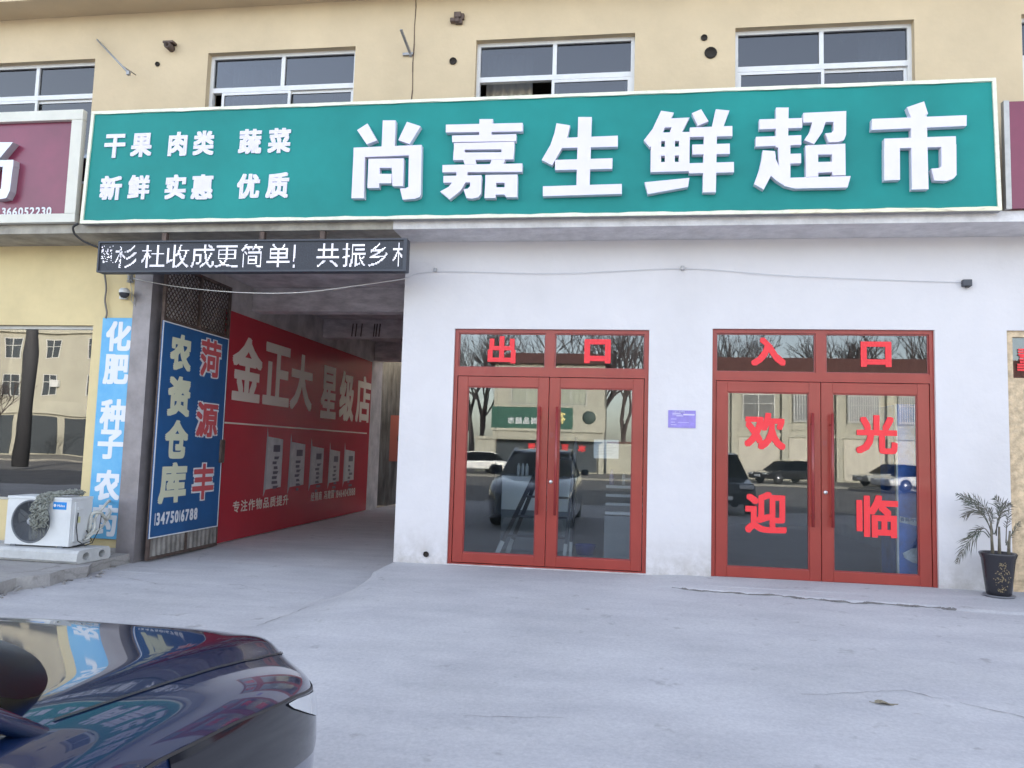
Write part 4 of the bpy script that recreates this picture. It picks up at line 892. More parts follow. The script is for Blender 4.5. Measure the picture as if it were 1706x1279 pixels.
# purple notice
p = at(1113, 712, 0); q = at(1159, 684, 0)
nb_ = empty('notice_card', (p.x, -.01, p.z), 'small purple printed notice on the white wall between the two red doors', 'notice')
b = B(); b.box((p.x, -.008, p.z), (q.x, -.001, q.z)); b.obj('card', M_purple, nb_)
b = B(); w_ = q.x-p.x; h_ = q.z-p.z
for (a, c, d, e) in ((.15, .45, .80, .84), (.15, .5, .72, .75), (.55, .96, .72, .80), (.3, .55, .66, .70), (.1, .3, .48, .51), (.35, .75, .30, .32), (.1, .25, .30, .33), (.1, .3, .15, .18)): b.quad([(p.x+w_*a, -.0095, p.z+h_*d), (p.x+w_*c, -.0095, p.z+h_*d), (p.x+w_*c, -.0095, p.z+h_*e), (p.x+w_*a, -.0095, p.z+h_*e)])
text_line(b, '门前三包责任', (p.x+.05, -.0098, p.z+h_*.86), PX, PZ, NY, .022, .06)
tag(b.obj('lettering', mat('pale lilac print', (.62, .58, .78), .6), nb_), kind='stuff')
# paper notice inside the exit door glass
p = at(989, 763, .075); q = at(1031, 733, .075); b = B(); b.box((p.x, .074, p.z), (q.x, .076, q.z)); pn = b.obj('paper_notice', M_paper, origin=p); tag(pn, 'white paper sheet taped behind the exit door glass', 'paper')
b = B()
for k in range(9): zz = q.z-.03-k*.018; b.quad([(p.x+.03, .0735, zz), (q.x-.03-.02*(k % 3), .0735, zz), (q.x-.03-.02*(k % 3), .0735, zz-.004), (p.x+.03, .0735, zz-.004)])
tag(b.obj('print', mat('grey print', (.45, .46, .5), .7), pn), kind='stuff')

# ------------------------------------------------------------------ potted palm
gpz = gz(3.86, -.35)
pl = empty('potted_palm', (3.86, -.35, gpz), 'drooping potted palm in a tall black gold-patterned pot by the right hand wall', 'plant')
cx, cy = 3.86, -.35
M_pot = mat('glazed black pot', (.025, .024, .03), .25, var=.0, spec=.6)
b = B(); b.lathe([(.105, .02), (.115, .03), (.135, .20), (.155, .38), (.172, .425), (.175, .44), (.165, .448), (.150, .44), (.14, .41), (0, .405)], (cx, cy, gpz), 32); b.obj('pot', M_pot, pl)
b = B(); b.lathe([(0, .0), (.135, .0), (.15, .018), (.145, .022), (.11, .012), (0, .012)], (cx, cy, gpz+.001), 32); b.obj('saucer', mat('grey saucer', (.18, .18, .2), .4), pl)
b = B(); rr = random.Random(2)
def potr(z): return .115+(.155-.115)*(z-.03)/.35
for k in range(110):
    z = rr.uniform(.06, .36); wmax = .85*(1-abs(z-.2)/.24); a = -PI/2-.15+rr.uniform(-wmax, wmax)*.75; s = rr.uniform(.004, .011)
    r = potr(z)+.0025; r2 = Vector((math.cos(a), math.sin(a), 0)); tt = Vector((-math.sin(a), math.cos(a), 0)); c_ = Vector((cx, cy, gpz+z))+r2*r
    n = 6; ph = rr.uniform(0, 6)
    b.add([c_]+[c_+tt*s*math.cos(ph+t*2*PI/n)*(1 if t % 2 else .45)+PZ*s*math.sin(ph+t*2*PI/n)*(1 if t % 2 else .45) for t in range(n)], [(0, t+1, (t+1) % n+1) for t in range(n)])
tag(b.obj('pot_pattern', mat('dull gold pattern', (.22, .17, .10), .4, .4), pl), None)
b = B(); b.lathe([(0, .425), (.06, .428), (.145, .412)], (cx, cy, gpz), 20); b.obj('soil', mat('dry soil', (.08, .06, .05), .95, bump=.6), pl)
M_stem = mat('palm stem', (.17, .15, .11), .8, var=.3, vscale=20); M_leaf = mat('dusty palm leaf', (.055, .068, .05), .6, var=.35, vscale=6, col2=(.12, .10, .075))
for sx_, h_ in ((-.05, .33), (.015, .30), (.10, .26)):
    b = B(); b.tube([(cx+sx_, cy, gpz+.41), (cx+sx_*1.1+.004, cy+.01, gpz+.41+h_*.5), (cx+sx_*1.2, cy, gpz+.41+h_)], [.018, .014, .010], 8)
    for k in range(5): zz = gpz+.43+k*.03; b.tube([(cx+sx_-.01, cy-.012, zz), (cx+sx_-.022, cy-.02, zz+.035)], [.004, .001], 4)
    b.obj('trunk', M_stem, pl)
def frond(base, pts_, ln, seed, n=26, w0=.0075):
    rr = random.Random(seed); b = B(); P = [Vector(base)]+[Vector(p) for p in pts_]; S = []
    for i in range(len(P)-1):
        p0, p1, p2, p3 = P[max(i-1, 0)], P[i], P[i+1], P[min(i+2, len(P)-1)]
        for k in range(8):
            t = k/8; S.append(.5*((2*p1)+(p2-p0)*t+(2*p0-5*p1+4*p2-p3)*t*t+(3*p1-p0-3*p2+p3)*t**3))
    S.append(P[-1]); m_ = len(S); b.tube(S, [.005*(1-i/m_)+.0012 for i in range(m_)], 5)
    for i in range(n):
        u = .36+.62*i/(n-1); k = u*(m_-1); a = S[int(k)]; c = S[min(int(k)+1, m_-1)]; d = (S[min(int(k)+2, m_-1)]-S[max(int(k)-2, 0)]).normalized()
        sd = d.cross(Vector((0, -1, .15))).normalized()
        L_ = ln*1.15*math.sin(PI*min(1, .25+.72*(i/(n-1))))*rr.uniform(.55, 1.2)
        for s in (-1, 1):
            dr = (d*.95+sd*s*rr.uniform(.3, .75)+Vector((0, rr.uniform(-.4, .3), rr.uniform(-.4, -.05)))).normalized(); e = a+dr*L_*.55; g = a+dr*L_+PZ*(-.10*L_); ww = sd.cross(dr).cross(dr).normalized()*w0*.5
            ww = Vector((0, -1, 0)).cross(dr).normalized()*w0*.5
            b.add([a-ww*.5, a+ww*.5, e+ww, e-ww, g], [(0, 1, 2, 3), (3, 2, 4)])
    return b.obj('frond', M_leaf, pl, fix=False)
def pp(x, y, Y=-.35): return at(x, y, Y)
b0 = pp(1650, 905)
frond(pp(1650, 880), [pp(1640, 862, -.4), pp(1618, 835, -.45), pp(1592, 822, -.5)], .15, 1)
frond(pp(1651, 885), [pp(1648, 860, -.3), pp(1632, 838, -.2), pp(1600, 830, -.1)], .13, 2)
frond(pp(1648, 895), [pp(1635, 885, -.45), pp(1612, 905, -.5), pp(1592, 940, -.52)], .16, 3, 26)
frond(pp(1657, 890), [pp(1665, 865, -.4), pp(1667, 845, -.42), pp(1657, 826, -.45)], .12, 4)
frond(pp(1655, 890), [pp(1652, 872, -.3), pp(1654, 858, -.2), pp(1648, 845, -.15)], .09, 5, 14)
frond(pp(1676, 905), [pp(1677, 880, -.35), pp(1679, 862, -.4), pp(1681, 845, -.4)], .07, 6, 12)
frond(pp(1676, 908), [pp(1683, 895, -.3), pp(1692, 880, -.3), pp(1700, 868, -.3)], .07, 7, 12)
frond(pp(1652, 888), [pp(1640, 858, -.3), pp(1622, 850, -.25), pp(1603, 862, -.25)], .12, 8, 20)
frond(pp(1660, 892), [pp(1662, 868, -.5), pp(1672, 846, -.55), pp(1684, 838, -.6)], .10, 9, 18)
frond(pp(1650, 893), [pp(1640, 880, -.3), pp(1625, 884, -.2), pp(1610, 898, -.15)], .10, 10, 16)
# dry leaf on the yard
lp = at(1478, 1187, -5.9); lp = CAM+(lp-CAM)*((gz(1.2, -6)+.0-1.6)/(lp.z-1.6)); rr = random.Random(4)
b = B(); z = gz(lp.x, lp.y)+.004; L_ = []
for i in range(7):
    t = i/6; x = lp.x-.075+.15*t; ww = .028*math.sin(PI*t)+.002; L_ += [(x, lp.y-ww+.02*t, z+.012*math.sin(t*5)+rr.uniform(0, .006)), (x, lp.y+.02*t, z+.002), (x, lp.y+ww+.02*t, z+.016*math.sin(t*4+1)+.004)]
b.add(L_, [(3*i+j, 3*i+j+1, 3*i+j+4, 3*i+j+3) for i in range(6) for j in range(2)], 0, True); b.tube([(lp.x-.075, lp.y, z+.003), (lp.x-.11, lp.y-.01, z+.012)], .002, 4)
tag(b.obj('dry_leaf', mat('dry leaf', (.28, .24, .17), .8, var=.4, vscale=40), origin=lp), 'single curled dry leaf lying on the concrete yard', 'leaf')

# ------------------------------------------------------------------ inside the supermarket
fl = .238
cn = empty('counter', (-.85, 1.6, fl), 'white topped checkout counter behind the exit door glass', 'counter')
p = at(835, 810, 1.5); q = at(895, 865, 1.5)
b = B(); b.bevbox((p.x, 1.5, 1.18-.0), (p.x+1.0, 2.1, 1.24), .006); b.obj('top', M_paper, cn)
b = B(); b.box((p.x+.01, 1.51, .78), (p.x+.99, 2.08, 1.18)); b.obj('white_panel', mat('white laminate', (.78, .80, .82), .4), cn)
b = B(); b.box((p.x+.01, 1.52, fl), (p.x+.99, 2.08, .78)); b.obj('grey_panel', mat('grey laminate', (.22, .23, .25), .5), cn)
for i, px in enumerate((863, 870, 877)):
    s_ = at(px, 805, 1.6); b = B(); b.lathe([(0, 0), (.022, 0), (.022, .13), (.012, .15), (.012, .17), (0, .17)], (s_.x, 1.62, 1.241), 12)
    tag(b.obj('bottle', M_paper, origin=(s_.x, 1.62, 1.24)), ['leftmost', 'middle', 'rightmost'][i]+' of three small white bottles on the checkout counter', 'bottle', 'white bottles on the counter')
ld = empty('stepladder', (-.9, .9, fl), 'metal stepladder standing open just behind the exit doors', 'ladder')
def gp(x, y, Y): return at(x, y, Y)
tp = Vector((-1.05+.12, 1.0, 1.75)); 
for (x, y_, nm) in ((at(825, 925, .75).x, .75, 'rail'), (at(836, 925, .8).x+.03, 1.05, 'rail')):
    b = B(); b.bar((x, y_, fl), (tp.x+.05, 1.0, 1.78), .035, .05); b.obj('rail', mat('ladder dark steel', (.07, .07, .08), .4, .5), ld)
    b = B(); b.bar((x, y_, fl), (x+(tp.x+.05-x)*.12, y_+(1.0-y_)*.12, fl+.2), .04, .055); b.obj('foot', M_alu, ld)
for (x, y_) in ((at(940, 925, .75).x, .75), (at(948, 925, .8).x, 1.05)):
    b = B(); b.bar((x, y_, fl), (tp.x+.35, 1.0, 1.78), .035, .05); b.obj('rail', MATS['ladder dark steel'], ld)
    b = B(); b.bar((x, y_, fl), (x+(tp.x+.35-x)*.12, y_+(1.0-y_)*.12, fl+.2), .04, .055); b.obj('foot', M_alu, ld)
for k in range(5):
    t = (k+1)/6; xa = at(825, 925, .75).x*(1-t)+(tp.x+.05)*t; xb = at(940, 925, .75).x*(1-t)+(tp.x+.35)*t; yy = .75*(1-t)+1.0*t; b = B(); b.box((xa, yy+.03, fl+1.5*t), (xb, yy+.1, fl+1.5*t+.025)); b.obj('step', MATS['ladder dark steel'], ld)
sh = empty('display_rack', (.0, 1.1, fl), 'grey cabinet with tiered white shelves at the right of the exit doors', 'rack')
p = at(1006, 910, 1.1); X0 = p.x
b = B(); b.box((X0, 1.1, fl), (X0+.7, 1.6, .78)); b.obj('cabinet', mat('grey cabinet', (.33, .34, .36), .5), sh)
for k in range(4):
    z = .80+k*.11; b = B(); b.box((X0+.01, 1.1+k*.07, z), (X0+.7, 1.22+k*.07, z+.035)); b.obj('shelf', mat('white shelf edge', (.8, .8, .82), .4), sh)
b = B(); b.lathe([(0, 0), (.03, 0), (.035, .08), (.02, .16), (.01, .2), (0, .2)], (X0+.08, 1.5, 1.17+.0), 12); tag(b.obj('bottle', mat('lilac bottle', (.4, .38, .6), .4), origin=(X0+.08, 1.5, 1.17)), 'pale lilac bottle on top of the tiered rack', 'bottle')
b = B(); b.lathe([(0, 0), (.022, 0), (.022, .12), (.01, .15), (0, .15)], (X0+.24, 1.5, 1.17), 12); b.bar((X0+.24, 1.5, 1.25), (X0+.36, 1.48, 1.25), .02, .02); tag(b.obj('spray_bottle', M_paper, origin=(X0+.24, 1.5, 1.17)), 'white spray bottle on top of the tiered rack', 'bottle')
b = B(); b.box((X0+.0, 1.36, 1.15), (X0+.7, 1.6, 1.168)); b.obj('top', MATS['grey cabinet'], sh)
b = B(); b.lathe([(0, 0), (.11, 0), (.14, .12), (.145, .13), (.13, .125), (.1, .01), (0, .01)], (at(975, 912, 1.4).x, 1.4, fl), 20); tag(b.obj('basin', mat('blue plastic', (.02, .04, .3), .4), origin=(0, 1.4, fl)), 'small blue plastic basin on the shop floor behind the exit doors', 'basin')
# blue display cooler inside the entrance
p = at(1497, 880, .30); ck = empty('display_cooler', (p.x+.25, .5, fl), 'tall blue display cooler panel standing inside the right entrance leaf', 'cooler')
b = B(); b.bevbox((p.x, .30, fl), (p.x+.62, .9, 2.25), .01); b.obj('casing', mat('deep blue graphic panel', (.05, .20, .72), .35, var=.45, vscale=3.5), ck)
b = B(); b.box((p.x-.02, .29, fl), (p.x-.001, .34, 2.25)); b.obj('edge', M_alu, ck)
b = B(); c5 = crop(1375, 640, 3.876)
for st in ([(500, 1090), (560, 1060), (640, 1050), (640, 1170), (560, 1150), (510, 1120)], [(480, 850), (620, 890), (618, 920), (478, 890)], [(590, 940), (640, 920), (640, 1020), (600, 990)]):
    P = [at(*c5(x, yy), .298) for x, yy in st]; b.add([(min(v.x, p.x+.6), .2985, v.z) for v in P], [tuple(range(len(P)))])
b.obj('graphic', mat('pale printed graphic', (.7, .75, .8), .5, var=.5, vscale=9), ck)
b = B(); P = at(*c5(482, 885), .2975); text_line(b, '香脆可口', (P.x, .2965, P.z), PX, PZ, NY, .05, .1, wx=1.0); tag(b.obj('lettering', M_blue, ck), kind='stuff')

# ------------------------------------------------------------------ the parked car
M_car = mat('dark blue metallic paint', (.007, .018, .060), .25, .1, coat=1.0, spec=.2)
M_carglass = mat('dark car glass', (.004, .005, .007), .22, spec=.06)
M_chrome = mat('chrome', (.6, .6, .62), .12, 1)
M_lens = mat('smoked headlamp lens', (.012, .013, .018), .06, spec=.5)
M_tyre = mat('tyre rubber', (.02, .02, .02), .85)
M_rim = mat('alloy rim', (.4, .4, .42), .3, .9)
CX = -1.83; NOSE = -5.92
car = empty('parked_car', (CX, NOSE-2.3, 0), 'dark blue car with its bonnet in the lower left corner, nose towards the shops', 'car')
def carpt(x, s, z): return Vector((CX+x, NOSE-s, z))
def mirror_obj(name, vs, fs, m, sub=2, par=car, origin=None, crease=None):
    b = B(); b.add(vs, fs, 0, True); me = b.mesh(name, True); o = link(name, me, m, par, origin)
    if sub: md = o.modifiers.new('s', 'SUBSURF'); md.levels = sub; md.render_levels = sub
    return o
# (s from nose, half width, bonnet centre z, ridge z, fender z, shoulder z)
ST = [  # s,   xprof factor, zc,  zridge, zfend, zsh,  mid, low
    (.00, .60, .50, .49, .48, .46, .40, .30),
    (.02, .68, .74, .73, .70, .66, .48, .26),
    (.10, .76, .82, .81, .75, .70, .52, .24),
    (.25, .86, .88, .88, .81, .75, .56, .22),
    (.45, .94, .925, .94, .875, .80, .60, .22),
    (.75, .985, .965, .99, .94, .86, .62, .22),
    (1.10, 1.0, 1.0, 1.03, .995, .91, .64, .22),
    (1.45, 1.0, 1.03, 1.055, 1.03, .935, .65, .22),
    (1.75, 1.0, 1.06, 1.08, 1.06, .95, .66, .22),
    (2.4, 1.0, 1.08, 1.08, 1.07, .96, .66, .22),
    (3.6, 1.0, 1.09, 1.09, 1.08, .975, .67, .22),
    (4.3, .97, 1.08, 1.08, 1.07, .97, .66, .24),
    (4.55, .90, 1.04, 1.04, 1.02, .93, .62, .28),
    (4.62, .80, .80, .80, .80, .78, .55, .34)]
vs = []; NP = 17
for (s, wf, zc, zr, zf, zs, zm, zl) in ST:
    half = [(.0, zc), (.33, zc+.006), (.56, (zr*.7+zc*.3)), (.655, zr), (.74, zf+.006), (.83, zf-.025), (.895, zs), (.92, zm), (.88, zl)]
    row = [(-x*wf, z) for x, z in half[:0:-1]]+[(x*wf, z) for x, z in half]
    # plan curve of the nose
    for x, z in row: vs.append(carpt(x, s+(.28*(abs(x)/.92)**2.2*max(0, 1-s/1.2)), z))
fs = [(j*NP+i, j*NP+i+1, (j+1)*NP+i+1, (j+1)*NP+i) for j in range(len(ST)-1) for i in range(NP-1)]
fs += [tuple(range(NP))[::-1], tuple((len(ST)-1)*NP+i for i in range(NP))]
body = mirror_obj('body', vs, fs, M_car, 3)
# bonnet shut line strips and headlamps are laid on the body with a ray cast
bpy.context.view_layer.update()
dg = bpy.context.evaluated_depsgraph_get(); bev = body.evaluated_get(dg); bme = bev.to_mesh()
from mathutils.bvhtree import BVHTree
bvh = BVHTree.FromPolygons([tuple(body.matrix_world @ v.co) for v in bme.vertices], [tuple(p.vertices) for p in bme.polygons]); bev.to_mesh_clear()
def on_top(x, s):
    h = bvh.ray_cast(carpt(x, s, 3), Vector((0, 0, -1))); return (h[0], h[1]) if h[0] else (carpt(x, s, .5), PZ)
def from_cam(px, py):
    h = bvh.ray_cast(CAM, ray(px, py).normalized()); return (h[0], h[1]) if h[0] else (None, None)
def strip(pts, w_, m, name, lift=.0015, par=car):
    b = B(); P = pts; n = len(P)
    for i in range(n-1):
        (p, a), (q, c) = P[i], P[i+1]; d = (q-p).normalized(); sd = d.cross(a).normalized()*w_/2; sd2 = d.cross(c).normalized()*w_/2
        b.add([p-sd+a*lift, p+sd+a*lift, q+sd2+c*lift, q-sd2+c*lift], [(0, 1, 2, 3)])
    return b.obj(name, m, par, fix=False)
for sg in (-1, 1):
    ctl = [(.60, .33), (.66, .45), (.70, .6), (.735, .8), (.75, 1.0), (.757, 1.2), (.757, 1.4), (.755, 1.6), (.75, 1.70)]
    LL = []
    for (x0, s0_), (x1, s1_) in zip(ctl, ctl[1:]):
        for k in range(6): t = k/6; LL.append(on_top(sg*(x0+(x1-x0)*t), s0_+(s1_-s0_)*t))
    strip(LL, .007, M_black, 'shut_line', .003)
# greenhouse
GS = [(1.50, 1.045, 1.04, .0, .70), (2.35, 1.56, 1.55, .0, .60), (2.9, 1.63, 1.60, .0, .58), (3.8, 1.62, 1.58, 0, .57), (4.3, 1.55, 1.50, 0, .55), (4.62, 1.08, 1.07, 0, .62)]
def ghrow(s, zc, ze, hw, cv=.42): return [carpt(x*hw, s+cv*(abs(x))**2*(1 if s < 2.3 else 0)*1, zc+(ze-zc)*abs(x)**2) for x in (-1, -.66, -.33, 0, .33, .66, 1)]
R0 = ghrow(1.12, 1.045, 1.055, .745, .57); R1 = ghrow(2.2, 1.55, 1.52, .62)
vs = R0+[a.lerp(c, .5)+Vector((0, .03, .015)) for a, c in zip(R0, R1)]+R1
mirror_obj('windscreen', vs, [(j*7+i, j*7+i+1, (j+1)*7+i+1, (j+1)*7+i) for j in range(2) for i in range(6)], M_carglass, 2)
roof = [ghrow(s, z, z-.04, w_) for s, z, w_ in ((2.19, 1.555, .62), (2.5, 1.62, .63), (3.0, 1.655, .63), (3.7, 1.645, .62), (4.25, 1.58, .60))]
vs = [p for r_ in roof for p in r_]; mirror_obj('roof', vs, [(j*7+i, j*7+i+1, (j+1)*7+i+1, (j+1)*7+i) for j in range(4) for i in range(6)], M_car, 2)
R3 = ghrow(4.27, 1.565, 1.53, .59); R4 = ghrow(4.6, 1.09, 1.08, .68)
mirror_obj('rear_window', R3+R4, [(i, i+1, 8+i, 7+i) for i in range(6)], M_carglass, 1)
for sg in (-1, 1):
    T = [(2.62, 1.50, .62), (3.0, 1.615, .63), (3.7, 1.605, .62), (4.25, 1.54, .60)]
    lo_ = [(1.95, 1.03, .84), (2.9, 1.06, .85), (3.7, 1.07, .84), (4.5, 1.07, .76)]
    b = B(); b.add([carpt(sg*x, s, z) for s, z, x in lo_]+[carpt(sg*x, s, z) for s, z, x in T], [(i, i+1, 5+i, 4+i) for i in range(3)], 0, True); b.obj('side_window', M_carglass, car)
    b = B(); b.tube([carpt(sg*.765, 1.64, .99), carpt(sg*.735, 2.0, 1.20), carpt(sg*.64, 2.62, 1.53), carpt(sg*.63, 3.0, 1.62), carpt(sg*.62, 3.7, 1.61), carpt(sg*.60, 4.3, 1.545), carpt(sg*.70, 4.62, 1.07)], [.012, .028, .035, .035, .035, .035, .03], 10); b.obj('roof_pillar', M_car, car)
    b = B(); b.tube([carpt(sg*.86, 2.95, 1.03), carpt(sg*.66, 3.0, 1.6)], .03, 8); b.obj('door_pillar', M_black, car)
    mr = B(); mr.bevbox(carpt(sg*.93, 2.62, 1.06), carpt(sg*1.10, 2.50, 1.20), .035); mr.obj('wing_mirror', M_car, car)
    for s in (1.22, 3.75):
        wc = carpt(sg*.745, s, .34)
        b = B(); b.lathe([(.20, -.11*1), (.30, -.115), (.335, -.08), (.34, 0), (.335, .08), (.30, .115), (.20, .11)], (wc.x+sg*.02, wc.y, wc.z), 32, axis='x'); wh = b.obj('wheel', M_tyre, car, origin=wc)
        b = B(); b.lathe([(0, sg*.09), (.05, sg*.10), (.06, sg*.07), (.2, sg*.105), (.22, sg*.10), (.22, -sg*.1)], (wc.x+sg*.02, wc.y, wc.z), 32, axis='x'); b.obj('rim', M_rim, wh)
        b = B(); a_ = [(wc.x+sg*.09, wc.y+.38*math.cos(t*PI/16), wc.z+.38*math.sin(t*PI/16)) for t in range(-2, 19)]; b.tube(a_, .025, 8); b.obj('wheel_arch', M_black, car)
# headlamps: patches of the nose shell
LT = [(.12, .695), (.5, .765), (.8, .832), (1.2, .893), (1.55, .927)]; LB = [(.12, .59), (.6, .60), (1.0, .68), (1.3, .82), (1.55, .915)]
def interp(T, s):
    for (a, p), (c, q) in zip(T, T[1:]):
        if s <= c: return p+(q-p)*max(0, (s-a)/(c-a))
    return T[-1][1]
def flank(sg, s, z):
    h = bvh.ray_cast(Vector((CX+sg*2.5, NOSE-s, z)), Vector((-sg, 0, 0))); return (h[0], h[1])
def patch(sg):
    b = B(); U, V = 28, 8; vs = []
    for i in range(U+1):
        t = i/U; s = .12+1.38*t
        ztop = interp(LT, s); zbot = interp(LB, s)
        for j in range(V+1):
            z = ztop+(zbot-ztop)*j/V
            h = flank(sg, s, z)
            p = h[0]+h[1]*.004 if h[0] else Vector((CX+sg*.7, NOSE-s, z)); vs.append(p)
    b.add(vs, [(i*(V+1)+j, i*(V+1)+j+1, (i+1)*(V+1)+j+1, (i+1)*(V+1)+j) for i in range(U) for j in range(V)], 0, True)
    return b.obj('headlamp', M_lens, car)
def lamp_edge(sg):
    b = B(); U, V = 12, 4; vs = []
    for i in range(U+1):
        s = .42+.46*i/U; zt_ = interp(LT, s)-.006; zb_ = zt_-.09*(1-i/U)**.7-.004
        for j in range(V+1):
            h = flank(sg, s, zt_+(zb_-zt_)*j/V); vs.append(h[0]+h[1]*.009 if h[0] else Vector((CX+sg*.7, NOSE-s, zt_)))
    b.add(vs, [(i*(V+1)+j, i*(V+1)+j+1, (i+1)*(V+1)+j+1, (i+1)*(V+1)+j) for i in range(U) for j in range(V)], 0, True)
    return b.obj('lamp_edge', mat('clear lamp edge', (.50, .52, .56), .12, spec=.7, coat=1), car)
for sg in (-1, 1):
    lamp_edge(sg); hl = patch(sg)
    strip([flank(sg, .12+1.55*k/24, interp(LT, .12+1.55*k/24)+.003) for k in range(25) if flank(sg, .12+1.55*k/24, interp(LT, .12+1.55*k/24)+.003)[0]], .008, M_black, 'shut_line', .003)
b = B(); b.bevbox((CX-.45, NOSE-.03, .48), (CX+.45, NOSE+.02, .68), .01); gr = b.obj('grille', M_black, car)
b = B()
for k in range(5): b.box((CX-.43, NOSE+.018, .505+k*.036), (CX+.43, NOSE+.028, .515+k*.036))
b.obj('grille_bar', M_chrome, gr)
for sg in (-1, 1): b = B(); b.bevbox(carpt(sg*.5, 4.60, .82), carpt(sg*.80, 4.645, .98), .01); b.obj('tail_lamp', mat('red lamp lens', (.3, .01, .01), .15), car)
b = B(); b.box(carpt(-.6, .2, .25), carpt(.6, 4.4, .32)); b.obj('underbody', M_black, car)

# ------------------------------------------------------------------ across the road (seen mirrored in the glass)
M_oc = mat('sunny cream render', (.47, .45, .37), .85, var=.1, vscale=.6)
M_oc2 = mat('pale beige render', (.44, .42, .345), .85, var=.1, vscale=.5)
M_oroof = mat('brown roof tiles', (.15, .06, .045), .8, var=.3, vscale=4)
M_owin = mat('opposite dark window', (.06, .07, .08), .25, spec=.6)
M_shut = mat('beige roller shutter', (.54, .50, .42), .6, var=.08)
M_frame = mat('pale window frame', (.6, .6, .58), .5)
YO = -48
def opp_window(par, x0, x1, z0, z1, y, bars=0, cur=False):
    f = B(); t = .06
    f.box((x0, y, z0), (x0+t, y+.05, z1)); f.box((x1-t, y, z0), (x1, y+.05, z1)); f.box((x0+t, y, z1-t), (x1-t, y+.05, z1)); f.box((x0+t, y, z0), (x1-t, y+.05, z0+t)); f.box(((x0+x1)/2-.03, y, z0+t), ((x0+x1)/2+.03, y+.05, z1-t)); f.box((x0+t, y, z0+(z1-z0)*.62), ((x0+x1)/2-.03, y+.05, z0+(z1-z0)*.62+.05)); f.box(((x0+x1)/2+.03, y, z0+(z1-z0)*.62), (x1-t, y+.05, z0+(z1-z0)*.62+.05))
    o = f.obj('window', M_frame, par, origin=(x0, y, z0))
    g = B(); g.box((x0+t, y-.03, z0+t), (x1-t, y-.02, z1-t)); g.obj('pane', M_owin, o)
    if bars:
        q = B()
        for k in range(bars): xx = x0+(x1-x0)*(k+.5)/bars; q.box((xx-.02, y+.2, z0-.05), (xx+.02, y+.24, z1+.05))
        q.box((x0, y+.19, z0-.08), (x1, y+.25, z0-.05)); q.box((x0, y+.19, z1+.05), (x1, y+.25, z1+.08)); q.obj('window_bars', M_alu, o)
    if cur:
        q = B(); vs, fs = curtain(x0+.1, x1-.1, z0+.1, z1-.1, y-.012, 10); q.add([(a, b_*.0+y-.005+.01*math.sin(a*14), c) for a, b_, c in vs], fs, 0, True); q.obj('curtain', mat('striped curtain', (.45, .47, .38), .9, var=.5, vscale=8, streak=(6, 1, .05)), o, fix=False)
    return o
# warehouse row opposite the entrance
wh = empty('warehouse_row', (14, YO, 0), 'long beige two-storey row with roller shutters across the road, mirrored in the entrance door', 'building')
b = B(); b.box((7.5, YO-10, 0), (34, YO, 7.1)); b.obj('wall', M_oc2, wh)
b = B(); b.add([(7, YO+.6, 7.05), (34.5, YO+.6, 7.05), (34.5, YO-5, 9.4), (7, YO-5, 9.4), (34.5, YO-10.6, 7.05), (7, YO-10.6, 7.05)], [(0, 1, 2, 3), (3, 2, 4, 5), (0, 3, 5), (1, 4, 2), (0, 5, 4, 1)]); b.obj('roof', M_oroof, wh)
b = B(); b.box((7.5, YO+.003, 3.05), (34, YO+.12, 3.32)); b.box((7.5, YO+.003, 3.55), (34, YO+.08, 3.62)); b.box((7.3, YO+.001, 6.85), (34.2, YO+.5, 7.03)); b.obj('cornice', M_oc, wh)
px_ = [8.0, 11.5, 15.2, 18.6, 22.0, 25.4, 28.8, 32.2]
for x in px_: b = B(); b.box((x-.18, YO+.004, 0), (x+.18, YO+.25, 6.84)); b.obj('pilaster', M_oc, wh)
for i in range(len(px_)-1):
    a, c = px_[i]+.35, px_[i+1]-.35
    b = B()
    for k in range(20): z = .08+k*.145; b.box((a, YO+.005, z), (c, YO+.05+.012*(k % 2), z+.143))
    b.obj('roller_shutter', M_shut, wh); opp_window(wh, a+.25, c-.3, 4.25, 6.1, YO+.04, bars=0 if i == 0 else 14)
# shop opposite the exit
os_ = empty('grocery_shop', (-5, YO, 0), 'cream shop with a dark green fascia across the road, mirrored in the exit door', 'building')
b = B(); b.box((-9.6, YO-9, 0), (-1.3, YO, 8.1)); b.obj('wall', M_oc, os_)
b = B(); b.add([(-10, YO+.5, 8.1), (-.9, YO+.5, 8.1), (-.9, YO-9.5, 8.1), (-10, YO-9.5, 8.1), (-9, YO-3, 9.3), (-2, YO-3, 9.3)], [(0, 1, 5, 4), (2, 3, 4, 5), (0, 4, 3), (1, 2, 5), (0, 3, 2, 1)]); b.obj('roof', M_oroof, os_)
b = B(); b.box((-9.4, YO+.01, .1), (-1.8, YO+.06, 2.3)); b.obj('shopfront_glass', M_owin, os_)
b = B(); b.box((-9.6, YO+.01, 2.35), (-1.3, YO+.9, 2.5)); b.box((-9.6, YO+.02, 2.52), (-1.3, YO+.2, 3.05)); b.obj('awning', M_oc2, os_)
for x in (-9.45, -5.6, -1.5): b = B(); b.box((x-.15, YO+.07, 0), (x+.15, YO+.3, 2.34)); b.obj('pillar', M_oc, os_)
opp_window(os_, -8.3, -5.9, 5.0, 7.2, YO+.03, 0, True); opp_window(os_, -5.0, -2.6, 5.0, 7.2, YO+.03, 0, True)
osg = empty('fascia_sign', (-5, YO+.3, 3.1), 'dark green fascia sign with white and yellow characters over the shop across the road', 'sign')
b = B(); b.box((-9.7, YO+.21, 3.12), (-3.6, YO+.35, 4.8)); b.obj('green_panel', mat('dark green fascia', (.02, .10, .07), .5), osg)
